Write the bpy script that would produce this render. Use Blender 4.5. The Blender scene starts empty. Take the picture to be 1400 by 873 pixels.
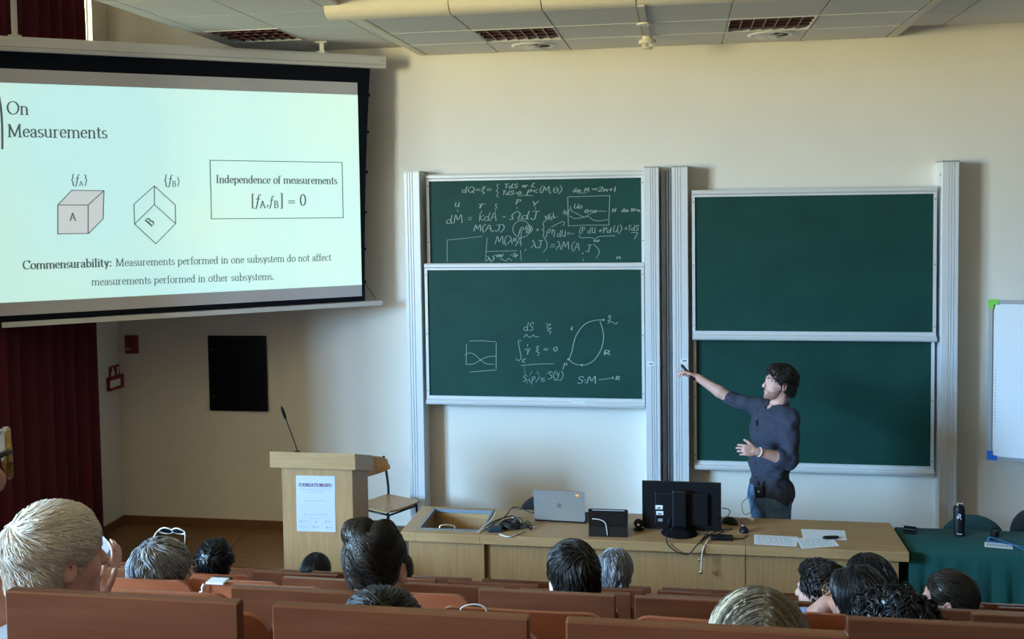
import bpy, bmesh, math, random
import numpy as np
from mathutils import Matrix, Vector
from mathutils.bvhtree import BVHTree

SC = bpy.context.scene
COL = SC.collection
RNG = np.random.default_rng(7)
random.seed(7)

# ---------------------------------------------------------------- camera
CAM_H = 3.0
F_PX, CX, CY = 1389.0, 700.0, 348.4
YAW, PITCH, ROLL = 0.165, 0.0519, -0.01428
def cam_axes():
    cy, sy = math.cos(YAW), math.sin(YAW)
    w = np.array([-sy*math.cos(PITCH), cy*math.cos(PITCH), -math.sin(PITCH)])
    r = np.array([cy, sy, 0.0]); u = np.cross(r, w)
    r2 = math.cos(ROLL)*r + math.sin(ROLL)*u
    return r2, np.cross(r2, w), w
AX_R, AX_U, AX_W = cam_axes()
CAM_P = np.array([0.0, 0.0, CAM_H])
cd = bpy.data.cameras.new('camera')
cam = bpy.data.objects.new('camera', cd); COL.objects.link(cam)
cam.matrix_world = Matrix(((AX_R[0], AX_U[0], -AX_W[0], 0), (AX_R[1], AX_U[1], -AX_W[1], 0),
                           (AX_R[2], AX_U[2], -AX_W[2], CAM_H), (0, 0, 0, 1)))
cd.sensor_width = 36.0; cd.sensor_fit = 'HORIZONTAL'
cd.lens = F_PX/1400*36.0
cd.shift_x = 0.0; cd.shift_y = (CY-436.5)/1400
cd.clip_start = 0.05; cd.clip_end = 100
cd.dof.use_dof = True; cd.dof.focus_distance = 7.5; cd.dof.aperture_fstop = 22.0
SC.camera = cam

# ---------------------------------------------------------------- world, daylight, exposure
W = bpy.data.worlds.new('world'); SC.world = W; W.use_nodes = True
SKY_C, SKY_S = (0.34, 0.65, 1.0), 142.0        # daylight sky outside the windows
GND_C, GND_S = (1.0, 0.90, 0.46), 66.0        # sunlit ground and greenery below the horizon
def build_world():
    nt = W.node_tree; bg = nt.nodes['Background']
    tc = nt.nodes.new('ShaderNodeTexCoord'); sp = nt.nodes.new('ShaderNodeSeparateXYZ')
    nt.links.new(tc.outputs['Generated'], sp.inputs[0])
    rp = nt.nodes.new('ShaderNodeValToRGB'); mr = nt.nodes.new('ShaderNodeMapRange')
    mr.inputs[1].default_value = -.5; mr.inputs[2].default_value = .5
    nt.links.new(sp.outputs['Z'], mr.inputs[0]); nt.links.new(mr.outputs[0], rp.inputs[0])
    e = rp.color_ramp.elements
    e[0].position = HORIZON[0]; e[0].color = tuple(c*GND_S/SKY_S for c in GND_C)+(1,)
    e[1].position = HORIZON[1]; e[1].color = SKY_C+(1,)
    nt.links.new(rp.outputs[0], bg.inputs[0]); bg.inputs[1].default_value = SKY_S
HORIZON = (.505, .57)
build_world()
SC.view_settings.view_transform = 'Standard'
SC.view_settings.look = 'None'
SC.view_settings.exposure = 0.03
SC.view_settings.gamma = 1.0
SC.view_settings.use_curve_mapping = False
try:
    SC.cycles.use_denoising = True
    SC.cycles.max_bounces = 8; SC.cycles.diffuse_bounces = 5
    SC.cycles.sample_clamp_indirect = 6.0
except Exception:
    pass

def area_light(name, loc, aim, sx, sy, energy, color, spread=math.pi):
    ld = bpy.data.lights.new(name, 'AREA'); ld.shape = 'RECTANGLE'
    ld.size = sx; ld.size_y = sy; ld.energy = energy; ld.color = color
    try: ld.spread = spread
    except Exception: pass
    o = bpy.data.objects.new(name, ld); COL.objects.link(o)
    d = Vector(aim)-Vector(loc)
    o.rotation_euler = d.to_track_quat('-Z', 'Y').to_euler(); o.location = loc
    return o
XL = -5.24                      # left wall of the stage
XW = -9.3                       # left wall of the seating area, with the windows
WIN = [(-2.4, -.72), (-.58, 1.1)]; WZ = (1.9, 4.95)
def portal(x, y0, y1, z0, z1):
    o = area_light('window_daylight', (x, (y0+y1)/2, (z0+z1)/2), (x+1, (y0+y1)/2, (z0+z1)/2), z1-z0, y1-y0, 1, (1, 1, 1))
    o.rotation_euler = (0, -math.pi/2, 0)
    try: o.data.cycles.is_portal = True
    except Exception: pass
for (a, b) in WIN: portal(XW-.02, a, b, *WZ)
portal(XL-.02, 8.40, 8.54, 4.3, 5.1)

# ---------------------------------------------------------------- helpers
D = 8.786                       # front wall
def ray(px, py):
    return AX_R*(px-CX)/F_PX - AX_U*(py-CY)/F_PX + AX_W
def at_y(px, py, y):
    d = ray(px, py); t = y/d[1]; return np.array([d[0]*t, y, CAM_H+d[2]*t])
def at_z(px, py, z):
    d = ray(px, py); t = (z-CAM_H)/d[2]; return np.array([d[0]*t, d[1]*t, z])
def at_x(px, py, x):
    d = ray(px, py); t = x/d[0]; return np.array([x, d[1]*t, CAM_H+d[2]*t])
def unit(v):
    v = np.asarray(v, float); return v/(np.linalg.norm(v)+1e-12)
class Plane:
    def __init__(s, o, a, b):
        s.o = np.asarray(o, float); s.a = unit(a); s.b = unit(b); s.n = np.cross(s.a, s.b)
    def hit(s, px, py):
        d = ray(px, py); t = ((s.o-CAM_P)@s.n)/(d@s.n); p = CAM_P+d*t-s.o
        return np.array([p@s.a, p@s.b])
    def p(s, u, v, w=0.0):
        return s.o+s.a*u+s.b*v+s.n*w

ROOT = {}                       # object -> world matrix of its top-level root
def thing(name, label, cat, loc=(0, 0, 0), rz=0.0, group=None, rot=None):
    o = bpy.data.objects.new(name, None); COL.objects.link(o)
    o.empty_display_size = 0.1
    o.location = [float(c) for c in loc]
    o.rotation_euler = rot if rot else (0, 0, rz)
    o['label'] = label; o['category'] = cat
    if group: o['group'] = group
    M = Matrix.Translation(Vector([float(c) for c in loc])) @ o.rotation_euler.to_matrix().to_4x4()
    ROOT[o] = M
    return o
def tag(o, label, cat, group=None):
    o['label'] = label; o['category'] = cat
    if group: o['group'] = group
    return o
def struct(o):
    o['kind'] = 'structure'; return o

class MB:
    def __init__(s): s.v = []; s.f = []; s.attr = []
    def add(s, V, Fc, sh=None):
        n = len(s.v)
        V = [tuple(float(c) for c in p) for p in V]
        s.v.extend(V); s.f.extend([tuple(int(i)+n for i in f) for f in Fc])
        if sh is not None: s.attr.extend([sh]*len(V))
        return s
    def box(s, x0, x1, y0, y1, z0, z1, bev=0.0, R=None, o=None, seg=2):
        if x1 < x0: x0, x1 = x1, x0
        if y1 < y0: y0, y1 = y1, y0
        if z1 < z0: z0, z1 = z1, z0
        if bev <= 0:
            V = [(x, y, z) for x in (x0, x1) for y in (y0, y1) for z in (z0, z1)]
            Fc = [(0, 1, 3, 2), (4, 6, 7, 5), (0, 4, 5, 1), (2, 3, 7, 6), (0, 2, 6, 4), (1, 5, 7, 3)]
        else:
            bm = bmesh.new(); bmesh.ops.create_cube(bm, size=1.0)
            for v in bm.verts:
                v.co = ((x0+x1)/2+v.co.x*(x1-x0), (y0+y1)/2+v.co.y*(y1-y0), (z0+z1)/2+v.co.z*(z1-z0))
            bmesh.ops.bevel(bm, geom=list(bm.edges), offset=min(bev, .49*min(x1-x0, y1-y0, z1-z0)), segments=seg, profile=0.5, affect='EDGES')
            bm.verts.ensure_lookup_table()
            V = [tuple(v.co) for v in bm.verts]; Fc = [tuple(v.index for v in f.verts) for f in bm.faces]
            bm.free()
        if R is not None:
            V = [np.asarray(R)@np.asarray(p) for p in V]
        if o is not None:
            V = [np.asarray(p)+np.asarray(o) for p in V]
        return s.add(V, Fc)
    def tube(s, pts, r, n=8, cap=True, sh=None):
        P = np.asarray(pts, float); m = len(P)
        rr = np.full(m, float(r)) if np.isscalar(r) else np.asarray(r, float)
        T = np.gradient(P, axis=0); T /= np.linalg.norm(T, axis=1)[:, None]+1e-12
        ref = np.array([0, 0, 1.0]) if abs(T[0][2]) < .9 else np.array([1.0, 0, 0])
        u = unit(np.cross(T[0], ref)); V = []
        for i in range(m):
            u = unit(u-T[i]*(u@T[i])); w = np.cross(T[i], u)
            for k in range(n):
                a = 2*math.pi*k/n
                V.append(P[i]+rr[i]*(math.cos(a)*u+math.sin(a)*w))
        Fc = [(i*n+k, i*n+(k+1) % n, (i+1)*n+(k+1) % n, (i+1)*n+k) for i in range(m-1) for k in range(n)]
        if cap:
            Fc.append(tuple(range(n))[::-1]); Fc.append(tuple((m-1)*n+k for k in range(n)))
        return s.add(V, Fc, sh)
    def lathe(s, prof, c=(0, 0, 0), axis='z', n=24, R=None):
        V = []; m = len(prof)
        for (r, h) in prof:
            for k in range(n):
                a = 2*math.pi*k/n; p = (r*math.cos(a), r*math.sin(a), h)
                if axis == 'y': p = (p[0], p[2], p[1])
                if axis == 'x': p = (p[2], p[0], p[1])
                p = np.array(p)
                if R is not None: p = np.asarray(R)@p
                V.append(p+np.asarray(c))
        Fc = [(i*n+k, i*n+(k+1) % n, (i+1)*n+(k+1) % n, (i+1)*n+k) for i in range(m-1) for k in range(n)]
        if prof[0][0] > 1e-4: Fc.append(tuple(range(n))[::-1])
        if prof[-1][0] > 1e-4: Fc.append(tuple((m-1)*n+k for k in range(n)))
        return s.add(V, Fc)
    def prism(s, poly, ext, fn):
        """poly: closed 2D outline; ext: (e0,e1); fn(u,v,e) -> point"""
        n = len(poly); V = [fn(u, v, ext[0]) for u, v in poly]+[fn(u, v, ext[1]) for u, v in poly]
        Fc = [(k, (k+1) % n, n+(k+1) % n, n+k) for k in range(n)]
        Fc.append(tuple(range(n))[::-1]); Fc.append(tuple(range(n, 2*n)))
        return s.add(V, Fc)
    def ribbon(s, L, Rr, lift, thick):
        """thin raised ribbon between two lists of 3D points; lift: normal vector"""
        n = len(L); nn = np.asarray(lift, float)
        V = list(L)+list(Rr)+[np.asarray(p)+nn*thick for p in L]+[np.asarray(p)+nn*thick for p in Rr]
        Fc = []
        for i in range(n-1):
            Fc += [(2*n+i, 2*n+i+1, 3*n+i+1, 3*n+i), (i, i+1, 2*n+i+1, 2*n+i), (n+i, 3*n+i, 3*n+i+1, n+i+1)]
        Fc += [(0, 2*n, 3*n, n), (n-1, 2*n-1, 4*n-1, 3*n-1)]
        return s.add(V, Fc)
    def build(s, name, m, parent=None, local=False, smooth=False, auto=None, label=None):
        return mk(name, s.v, s.f, m, parent, local, smooth, auto, label, s.attr if len(s.attr) == len(s.v) and s.attr else None)

def mk(name, V, Fc, m, parent=None, local=False, smooth=False, auto=None, label=None, attr=None, fix=True):
    me = bpy.data.meshes.new(name)
    V = np.asarray(V, float).reshape(-1, 3)
    root = None
    if parent is not None:
        root = parent
        while root.parent is not None: root = root.parent
    if root is not None and not local and root in ROOT:
        Mi = np.array(ROOT[root].inverted())
        V = V@Mi[:3, :3].T+Mi[:3, 3]
    Fl = Fc.tolist() if isinstance(Fc, np.ndarray) else Fc
    me.from_pydata(V.tolist(), [], Fl)
    me.validate()
    if fix:
        bm = bmesh.new(); bm.from_mesh(me); bmesh.ops.recalc_face_normals(bm, faces=bm.faces); bm.to_mesh(me); bm.free()
    if smooth:
        me.polygons.foreach_set('use_smooth', [True]*len(me.polygons))
    if attr is not None:
        at = me.attributes.new('shade', 'FLOAT', 'POINT'); at.data.foreach_set('value', [float(a) for a in attr])
    if m is not None: me.materials.append(m)
    if smooth and auto:
        try:
            sel = me.edges
            bm = bmesh.new(); bm.from_mesh(me)
            for e in bm.edges:
                if len(e.link_faces) == 2 and e.calc_face_angle(0) > math.radians(auto): e.smooth = False
            bm.to_mesh(me); bm.free()
        except Exception: pass
    me.update()
    o = bpy.data.objects.new(name, me); COL.objects.link(o)
    if parent is not None: o.parent = parent
    if label: o['label'] = label
    return o
def copy_tree(o, parent=None):
    c = o.copy(); COL.objects.link(c); c.parent = parent
    for ch in list(o.children): copy_tree(ch, c)
    return c
def rotz(a):
    c, s = math.cos(a), math.sin(a); return np.array([[c, -s, 0], [s, c, 0], [0, 0, 1.0]])
def rotx(a):
    c, s = math.cos(a), math.sin(a); return np.array([[1.0, 0, 0], [0, c, -s], [0, s, c]])
def roty(a):
    c, s = math.cos(a), math.sin(a); return np.array([[c, 0, s], [0, 1.0, 0], [-s, 0, c]])
def spline(P, n=8):
    P = np.asarray(P, float); out = []
    Q = np.vstack([2*P[0]-P[1], P, 2*P[-1]-P[-2]])
    for i in range(1, len(Q)-2):
        for k in range(n):
            t = k/n
            out.append(.5*((2*Q[i])+(-Q[i-1]+Q[i+1])*t+(2*Q[i-1]-5*Q[i]+4*Q[i+1]-Q[i+2])*t*t+(-Q[i-1]+3*Q[i]-3*Q[i+1]+Q[i+2])*t**3))
    out.append(P[-1]); return np.array(out)

# ---------------------------------------------------------------- materials
def srgb(r, g, b):
    f = lambda c: (c/255/12.92) if c/255 <= .04045 else ((c/255+.055)/1.055)**2.4
    return (f(r), f(g), f(b), 1)
def mat(name, col, rough=.5, metal=0.0, noise=0.0, nscale=8.0, stretch=(1, 1, 1), bump=0.0, col2=None, emit=None, estr=0.0, spec=None, trans=0.0, detail=4.0, coord='Object', alpha=1.0, attr=False, sheen=0.0, sss=0.0):
    m = bpy.data.materials.new(name); m.use_nodes = True
    nt = m.node_tree; b = nt.nodes['Principled BSDF']
    b.inputs['Base Color'].default_value = col; b.inputs['Roughness'].default_value = rough
    b.inputs['Metallic'].default_value = metal
    if spec is not None: b.inputs['Specular IOR Level'].default_value = spec
    if trans: b.inputs['Transmission Weight'].default_value = trans
    if sss:
        b.inputs['Subsurface Weight'].default_value = sss; b.inputs['Subsurface Radius'].default_value = (.02, .008, .005); b.inputs['Subsurface Scale'].default_value = .4
    if alpha < 1: b.inputs['Alpha'].default_value = alpha
    if emit is not None:
        b.inputs['Emission Color'].default_value = emit; b.inputs['Emission Strength'].default_value = estr
    if noise or bump or col2 is not None:
        if attr:
            an = nt.nodes.new('ShaderNodeAttribute'); an.attribute_name = 'shade'; fac = an.outputs['Fac']
        else:
            tc = nt.nodes.new('ShaderNodeTexCoord'); mp = nt.nodes.new('ShaderNodeMapping')
            mp.inputs['Scale'].default_value = stretch
            nt.links.new(tc.outputs[coord], mp.inputs[0])
            nz = nt.nodes.new('ShaderNodeTexNoise'); nz.inputs['Scale'].default_value = nscale; nz.inputs['Detail'].default_value = detail
            nt.links.new(mp.outputs[0], nz.inputs['Vector']); fac = nz.outputs['Fac']
        mr = nt.nodes.new('ShaderNodeMapRange'); mr.inputs[1].default_value = 0.0 if attr else .3; mr.inputs[2].default_value = 1.0 if attr else .7
        nt.links.new(fac, mr.inputs[0])
        mx = nt.nodes.new('ShaderNodeMix'); mx.data_type = 'RGBA'
        c2 = col2 if col2 is not None else tuple(c*(1-noise) for c in col[:3])+(1,)
        mx.inputs[6].default_value = col; mx.inputs[7].default_value = c2
        nt.links.new(mr.outputs[0], mx.inputs[0]); nt.links.new(mx.outputs[2], b.inputs['Base Color'])
        if bump:
            bp = nt.nodes.new('ShaderNodeBump'); bp.inputs['Strength'].default_value = bump; bp.inputs['Distance'].default_value = .01
            nt.links.new(fac, bp.inputs['Height']); nt.links.new(bp.outputs[0], b.inputs['Normal'])
    return m
M = {}
M['wall'] = mat('wall_paint', (.80, .758, .685, 1), .85, noise=.03, nscale=3)
M['wall_hall'] = mat('hall_grey_panelling', (.23, .20, .185, 1), .8, noise=.2, nscale=6, stretch=(6, 6, .5))
M['wall_side'] = mat('side_wall_paint', (.72, .69, .63, 1), .85, noise=.03, nscale=3)
M['tile'] = mat('ceiling_tile', (.76, .73, .68, 1), .9, noise=.05, nscale=60)
M['cornice'] = mat('ceiling_cream_panel', (.80, .74, .62, 1), .75, noise=.03, nscale=30)
M['tbar'] = mat('ceiling_rail', (.55, .53, .50, 1), .5)
M['alu'] = mat('brushed_aluminium', (.80, .82, .85, 1), .35, metal=.2)
M['alu_h'] = mat('aluminium_frame', (.78, .80, .82, 1), .33, metal=.25)
M['alu_dark'] = mat('dark_shaded_aluminium', (.42, .44, .46, 1), .45, metal=.5)  # darker aluminium; recess shade in its colour, also used on grey frames
M['board'] = mat('green_chalkboard', (.011, .062, .052, 1), .6, noise=.22, nscale=2.2, stretch=(1, 1, 1.6), spec=.2)
M['chalk'] = mat('chalk', (.32, .40, .37, 1), .95)
M['chalk_faint'] = mat('faint_chalk', (.05, .12, .105, 1), .95)
M['screw'] = mat('screw', (.05, .05, .05, 1), .5)
M['paper_label'] = mat('paper_label', (.85, .87, .9, 1), .7)
M['ink'] = mat('ink', (.05, .05, .06, 1), .8)
M['inkgrey'] = mat('grey_ink', (.30, .32, .36, 1), .8)
M['curtain'] = mat('red_velvet', (.115, .006, .020, 1), .9, noise=.35, nscale=14, stretch=(1, 1, .08), bump=.1)
M['floor'] = mat('parquet', (.27, .135, .058, 1), .42, col2=(.17, .082, .035, 1), nscale=5, stretch=(1, 9, 1), detail=6)
M['skirting'] = mat('wood_skirting', (.20, .085, .035, 1), .45, noise=.25, nscale=6, stretch=(1, 8, 8))
M['tier'] = mat('tier_carpet', (.10, .055, .04, 1), .9, noise=.2, nscale=40)
M['oak'] = mat('light_oak', (.44, .265, .120, 1), .45, col2=(.35, .20, .085, 1), nscale=7, stretch=(9, 9, .5), detail=6)
M['oak_top'] = mat('light_oak_top', (.48, .305, .148, 1), .38, col2=(.40, .24, .11, 1), nscale=6, stretch=(.5, 8, 8), detail=6)
M['oak_in'] = mat('oak_inside', (.44, .28, .15, 1), .6, noise=.2, nscale=8, stretch=(6, 6, .6))
M['ply'] = mat('chair_plywood', (.52, .28, .11, 1), .3, noise=.25, nscale=5, stretch=(8, 1.5, 1))
M['panel'] = mat('brown_beech_panel', (.165, .055, .026, 1), .22, col2=(.125, .038, .017, 1), nscale=5, stretch=(.6, 6, 7), detail=6)
M['seat'] = mat('red_beech_seat', (.33, .092, .040, 1), .24, col2=(.26, .068, .028, 1), nscale=4, stretch=(.6, 5, 6), detail=6)
M['black'] = mat('black_plastic', (.008, .008, .010, 1), .45, spec=.3)
M['blackgloss'] = mat('black_gloss', (.004, .005, .009, 1), .2, spec=.3)
M['blackmetal'] = mat('black_metal', (.015, .015, .017, 1), .4, metal=.2)
M['grey_plastic'] = mat('grey_laptop_lid', (.36, .35, .34, 1), .42, metal=.35, noise=.05, nscale=30)
M['white_plastic'] = mat('white_plastic', (.80, .79, .76, 1), .45)
M['cream_plastic'] = mat('cream_plastic', (.80, .76, .60, 1), .45)
M['housing'] = mat('screen_housing', (.70, .70, .70, 1), .45)
M['scr_black'] = mat('screen_black_border', (.004, .006, .013, 1), .9, spec=.2)
M['scr_grey'] = mat('unlit_screen_fabric', (.62, .62, .68, 1), .9)
M['cable'] = mat('black_cable', (.012, .012, .013, 1), .5)
M['cable_white'] = mat('white_cable', (.72, .72, .74, 1), .5)
M['chrome'] = mat('chrome', (.8, .8, .82, 1), .15, metal=1.0)
M['bluealu'] = mat('blue_grey_metal', (.30, .40, .50, 1), .4, metal=.5)
M['green_cloth'] = mat('dark_green_cloth', (.004, .088, .088, 1), .85, noise=.2, nscale=60)
M['chair_green'] = mat('dark_teal_fabric', (.010, .050, .052, 1), .9, noise=.2, nscale=60)
M['chair_black'] = mat('black_fabric', (.012, .014, .018, 1), .9, noise=.3, nscale=60)
M['paper'] = mat('white_paper', (.80, .84, .90, 1), .75)
M['orange'] = mat('orange_sticker', (.85, .32, .04, 1), .6)
M['red_sign'] = mat('red_plastic', (.20, .006, .016, 1), .45)
M['white_sign'] = mat('white_print', (.75, .70, .72, 1), .6)
M['ribbon'] = mat('blue_lanyard', (.015, .22, .62, 1), .5)
M['wboard'] = mat('whiteboard', (.80, .83, .88, 1), .25)
M['green_plastic'] = mat('green_corner', (.20, .62, .08, 1), .4)
M['blue_plastic'] = mat('blue_corner', (.015, .13, .55, 1), .4)
M['louvre'] = mat('grille_metal', (.24, .11, .11, 1), .35, metal=.7)
M['louvre_in'] = mat('grille_inside', (.055, .012, .012, 1), .5)
M['skin'] = mat('skin', (.62, .33, .25, 1), .5, noise=.10, nscale=25, sss=.08)
M['skin_pale'] = mat('pale_skin', (.70, .40, .33, 1), .5, noise=.10, nscale=25, sss=.08)
M['skin_tan'] = mat('tan_skin', (.50, .25, .17, 1), .5, noise=.10, nscale=25, sss=.08)
M['stubble'] = mat('beard_stubble', (.42, .215, .165, 1), .8, col2=(.22, .115, .09, 1), nscale=160)
M['eye'] = mat('eye', (.72, .68, .64, 1), .25)
M['iris'] = mat('iris', (.05, .03, .02, 1), .2)
M['lip'] = mat('lip', (.42, .16, .13, 1), .5)
M['shirt_navy'] = mat('navy_shirt', (.030, .037, .066, 1), .85, noise=.25, nscale=16, bump=.25)
M['jeans'] = mat('blue_jeans', (.12, .24, .44, 1), .85, col2=(.06, .13, .27, 1), nscale=14, bump=.2)
def shirtmat(n, c): return mat(n, c, .9, noise=.2, nscale=20, bump=.2)
M['sh_white'] = shirtmat('white_shirt', (.75, .76, .78, 1)); M['sh_blue'] = shirtmat('light_blue_shirt', (.25, .36, .62, 1))
M['sh_navy'] = shirtmat('navy_jacket', (.012, .022, .065, 1)); M['sh_grey'] = shirtmat('grey_shirt', (.16, .16, .17, 1))
M['sh_black'] = shirtmat('black_shirt', (.015, .015, .018, 1)); M['sh_green'] = shirtmat('olive_shirt', (.08, .09, .05, 1))
M['trousers'] = shirtmat('dark_trousers', (.03, .032, .045, 1))
def hairmat(n, c, c2, rough=.42): return mat(n, c, rough, col2=c2, attr=True, spec=.38)
M['h_black'] = hairmat('black_hair', (.003, .003, .004, 1), (.015, .015, .020, 1), .34)
M['h_dark'] = hairmat('dark_brown_hair', (.005, .004, .0035, 1), (.032, .023, .019, 1), .38)
M['h_brown'] = hairmat('brown_hair', (.018, .010, .007, 1), (.07, .04, .025, 1))
M['h_blond'] = hairmat('pale_blond_hair', (.56, .45, .37, 1), (.97, .93, .86, 1), .5)
M['h_streak'] = hairmat('streaked_blond_hair', (.035, .022, .015, 1), (1.0, .88, .66, 1), .42)
M['h_grey'] = hairmat('grey_hair', (.035, .036, .042, 1), (.46, .48, .53, 1), .45)
M['h_white'] = hairmat('light_grey_hair', (.35, .37, .38, 1), (.78, .80, .80, 1), .5)
M['tort'] = mat('tortoiseshell', (.55, .33, .03, 1), .2, col2=(.06, .03, .01, 1), nscale=90)
M['glass_frame'] = mat('dark_glasses_frame', (.03, .032, .04, 1), .25)
M['lens'] = mat('spectacle_lens', (.9, .92, .95, 1), .02, trans=1.0)
M['lens_dark'] = mat('dark_lens', (.01, .01, .012, 1), .1)
M['phone_purple'] = mat('purple_phone', (.32, .29, .42, 1), .3)
M['phone_white'] = mat('white_phone', (.75, .78, .85, 1), .3)
M['clear'] = mat('clear_plastic', (.95, .95, .95, 1), .05, trans=1.0)
# ---------------------------------------------------------------- smooth solid modelling (distance fields -> one continuous mesh)
class SDF:
    """primitives blended into one continuous closed surface"""
    def __init__(s): s.P = []
    def cap(s, a, b, r0, r1=None, k=.012, op='u'):
        s.P.append(('c', np.asarray(a, float), np.asarray(b, float), r0, r0 if r1 is None else r1, k, op)); return s
    def ell(s, c, r, R=None, k=.012, op='u'):
        s.P.append(('e', np.asarray(c, float), np.asarray(r, float), None if R is None else np.asarray(R, float), 0, k, op)); return s
    def cut(s, p, n, k=.006):           # remove everything on the side the normal points to
        s.P.append(('p', np.asarray(p, float), unit(n), 0, 0, k, 's')); return s
    def xf(s, R, t, sc=1.0):
        o = SDF()
        for p in s.P:
            if p[0] == 'c': o.P.append(('c', R@(p[1]*sc)+t, R@(p[2]*sc)+t, p[3]*sc, p[4]*sc, p[5]*sc, p[6]))
            elif p[0] == 'e': o.P.append(('e', R@(p[1]*sc)+t, p[2]*sc, R if p[3] is None else R@p[3], 0, p[5]*sc, p[6]))
            else: o.P.append(('p', R@(p[1]*sc)+t, R@p[2], 0, 0, p[5]*sc, p[6]))
        return o
    def __add__(s, q):
        o = SDF(); o.P = s.P+q.P; return o
    def bbox(s, pad):
        lo = np.full(3, 1e9); hi = -lo
        for p in s.P:
            if p[6] != 'u' or p[0] == 'p': continue
            if p[0] == 'c': r = max(p[3], p[4]); l = np.minimum(p[1], p[2])-r; g = np.maximum(p[1], p[2])+r
            else:
                R = np.eye(3) if p[3] is None else p[3]; e = np.sqrt(((R*p[2])**2).sum(1)); l = p[1]-e; g = p[1]+e
            lo = np.minimum(lo, l); hi = np.maximum(hi, g)
        return lo-pad, hi+pad
    def mesh(s, h, wob=None, inflate=0.0):
        lo, hi = s.bbox(4*h+.015+inflate)
        n = np.ceil((hi-lo)/h).astype(int)+1
        Fd = np.full(n, 1.0, np.float32)
        ax = [lo[i]+h*np.arange(n[i]) for i in range(3)]
        for p in s.P:
            typ, k, op = p[0], p[5], p[6]
            if typ == 'p': l, g = lo, hi
            elif typ == 'c': r = max(p[3], p[4]); l = np.minimum(p[1], p[2])-r; g = np.maximum(p[1], p[2])+r
            else:
                R = np.eye(3) if p[3] is None else p[3]; e = np.sqrt(((R*p[2])**2).sum(1)); l = p[1]-e; g = p[1]+e
            m = k+3*h+inflate+.01
            i0 = np.clip(np.floor((l-m-lo)/h).astype(int), 0, n-1); i1 = np.clip(np.ceil((g+m-lo)/h).astype(int)+1, 1, n)
            X = ax[0][i0[0]:i1[0]][:, None, None]; Y = ax[1][i0[1]:i1[1]][None, :, None]; Z = ax[2][i0[2]:i1[2]][None, None, :]
            if min(X.size, Y.size, Z.size) == 0: continue
            if typ == 'c':
                a, b = p[1], p[2]; ab = b-a; L2 = ab@ab+1e-12
                t = np.clip(((X-a[0])*ab[0]+(Y-a[1])*ab[1]+(Z-a[2])*ab[2])/L2, 0, 1)
                d = np.sqrt((X-a[0]-t*ab[0])**2+(Y-a[1]-t*ab[1])**2+(Z-a[2]-t*ab[2])**2)-(p[3]+(p[4]-p[3])*t)
            elif typ == 'e':
                c, r = p[1], p[2]; dx, dy, dz = X-c[0], Y-c[1], Z-c[2]
                if p[3] is not None:
                    R = p[3]; q = [dx*R[0, j]+dy*R[1, j]+dz*R[2, j] for j in range(3)]
                else: q = [dx, dy, dz]
                k0 = np.sqrt((q[0]/r[0])**2+(q[1]/r[1])**2+(q[2]/r[2])**2)
                k1 = np.sqrt((q[0]/r[0]**2)**2+(q[1]/r[1]**2)**2+(q[2]/r[2]**2)**2)+1e-9
                d = k0*(k0-1)/k1
            else:
                d = -((X-p[1][0])*p[2][0]+(Y-p[1][1])*p[2][1]+(Z-p[1][2])*p[2][2])
            sl = (slice(i0[0], i1[0]), slice(i0[1], i1[1]), slice(i0[2], i1[2]))
            A = Fd[sl]
            if op == 'u':
                d = d-inflate
                hh = np.clip(.5+.5*(A-d)/k, 0, 1); Fd[sl] = A+(d-A)*hh-k*hh*(1-hh)
            else:
                B = -d
                if typ == 'p': B = -d
                hh = np.clip(.5-.5*(A-B)/k, 0, 1); Fd[sl] = A+(B-A)*hh+k*hh*(1-hh)
        if wob is not None:
            X, Y, Z = np.meshgrid(*ax, indexing='ij', sparse=True)
            Fd += wob(X, Y, Z).astype(np.float32)
        return nets(Fd, lo, h)
def nets(Fd, lo, h):
    S = Fd < 0
    C = [(0, 0, 0), (1, 0, 0), (0, 1, 0), (1, 1, 0), (0, 0, 1), (1, 0, 1), (0, 1, 1), (1, 1, 1)]
    n = Fd.shape
    def sub(A, c): return A[c[0]:n[0]-1+c[0], c[1]:n[1]-1+c[1], c[2]:n[2]-1+c[2]]
    cnt = sum(sub(S, c).astype(np.int8) for c in C)
    act = (cnt > 0) & (cnt < 8)
    idx = np.full(act.shape, -1, np.int64); I = np.argwhere(act); idx[act] = np.arange(len(I))
    pos = np.zeros((len(I), 3)); num = np.zeros(len(I))
    for a in range(8):
        for b in range(a+1, 8):
            if sum(abs(C[a][i]-C[b][i]) for i in range(3)) != 1: continue
            ca, cb = np.array(C[a]), np.array(C[b])
            fa = Fd[tuple((I+ca).T)]; fb = Fd[tuple((I+cb).T)]
            m = (fa < 0) != (fb < 0)
            t = np.where(m, fa/np.where(m, fa-fb, 1), 0)
            pos += m[:, None]*(ca+t[:, None]*(cb-ca)); num += m
    V = lo+h*(I+pos/num[:, None])
    Q = []
    for axn in range(3):
        u, v = (axn+1) % 3, (axn+2) % 3
        sl0 = [slice(1, n[i]-1) for i in range(3)]; sl0[axn] = slice(0, n[axn]-1)
        sl1 = list(sl0); sl1[axn] = slice(1, n[axn])
        A, B = S[tuple(sl0)], S[tuple(sl1)]
        E = np.argwhere(A != B)
        if not len(E): continue
        flip = A[tuple(E.T)]
        off = np.array([1, 1, 1]); off[axn] = 0
        G = E+off
        def at(du, dv):
            g = G.copy(); g[:, u] += du; g[:, v] += dv; return idx[tuple(g.T)]
        q = np.stack([at(-1, -1), at(0, -1), at(0, 0), at(-1, 0)], 1)
        q[~flip] = q[~flip][:, ::-1]
        Q.append(q)
    return V, np.vstack(Q)
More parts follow.
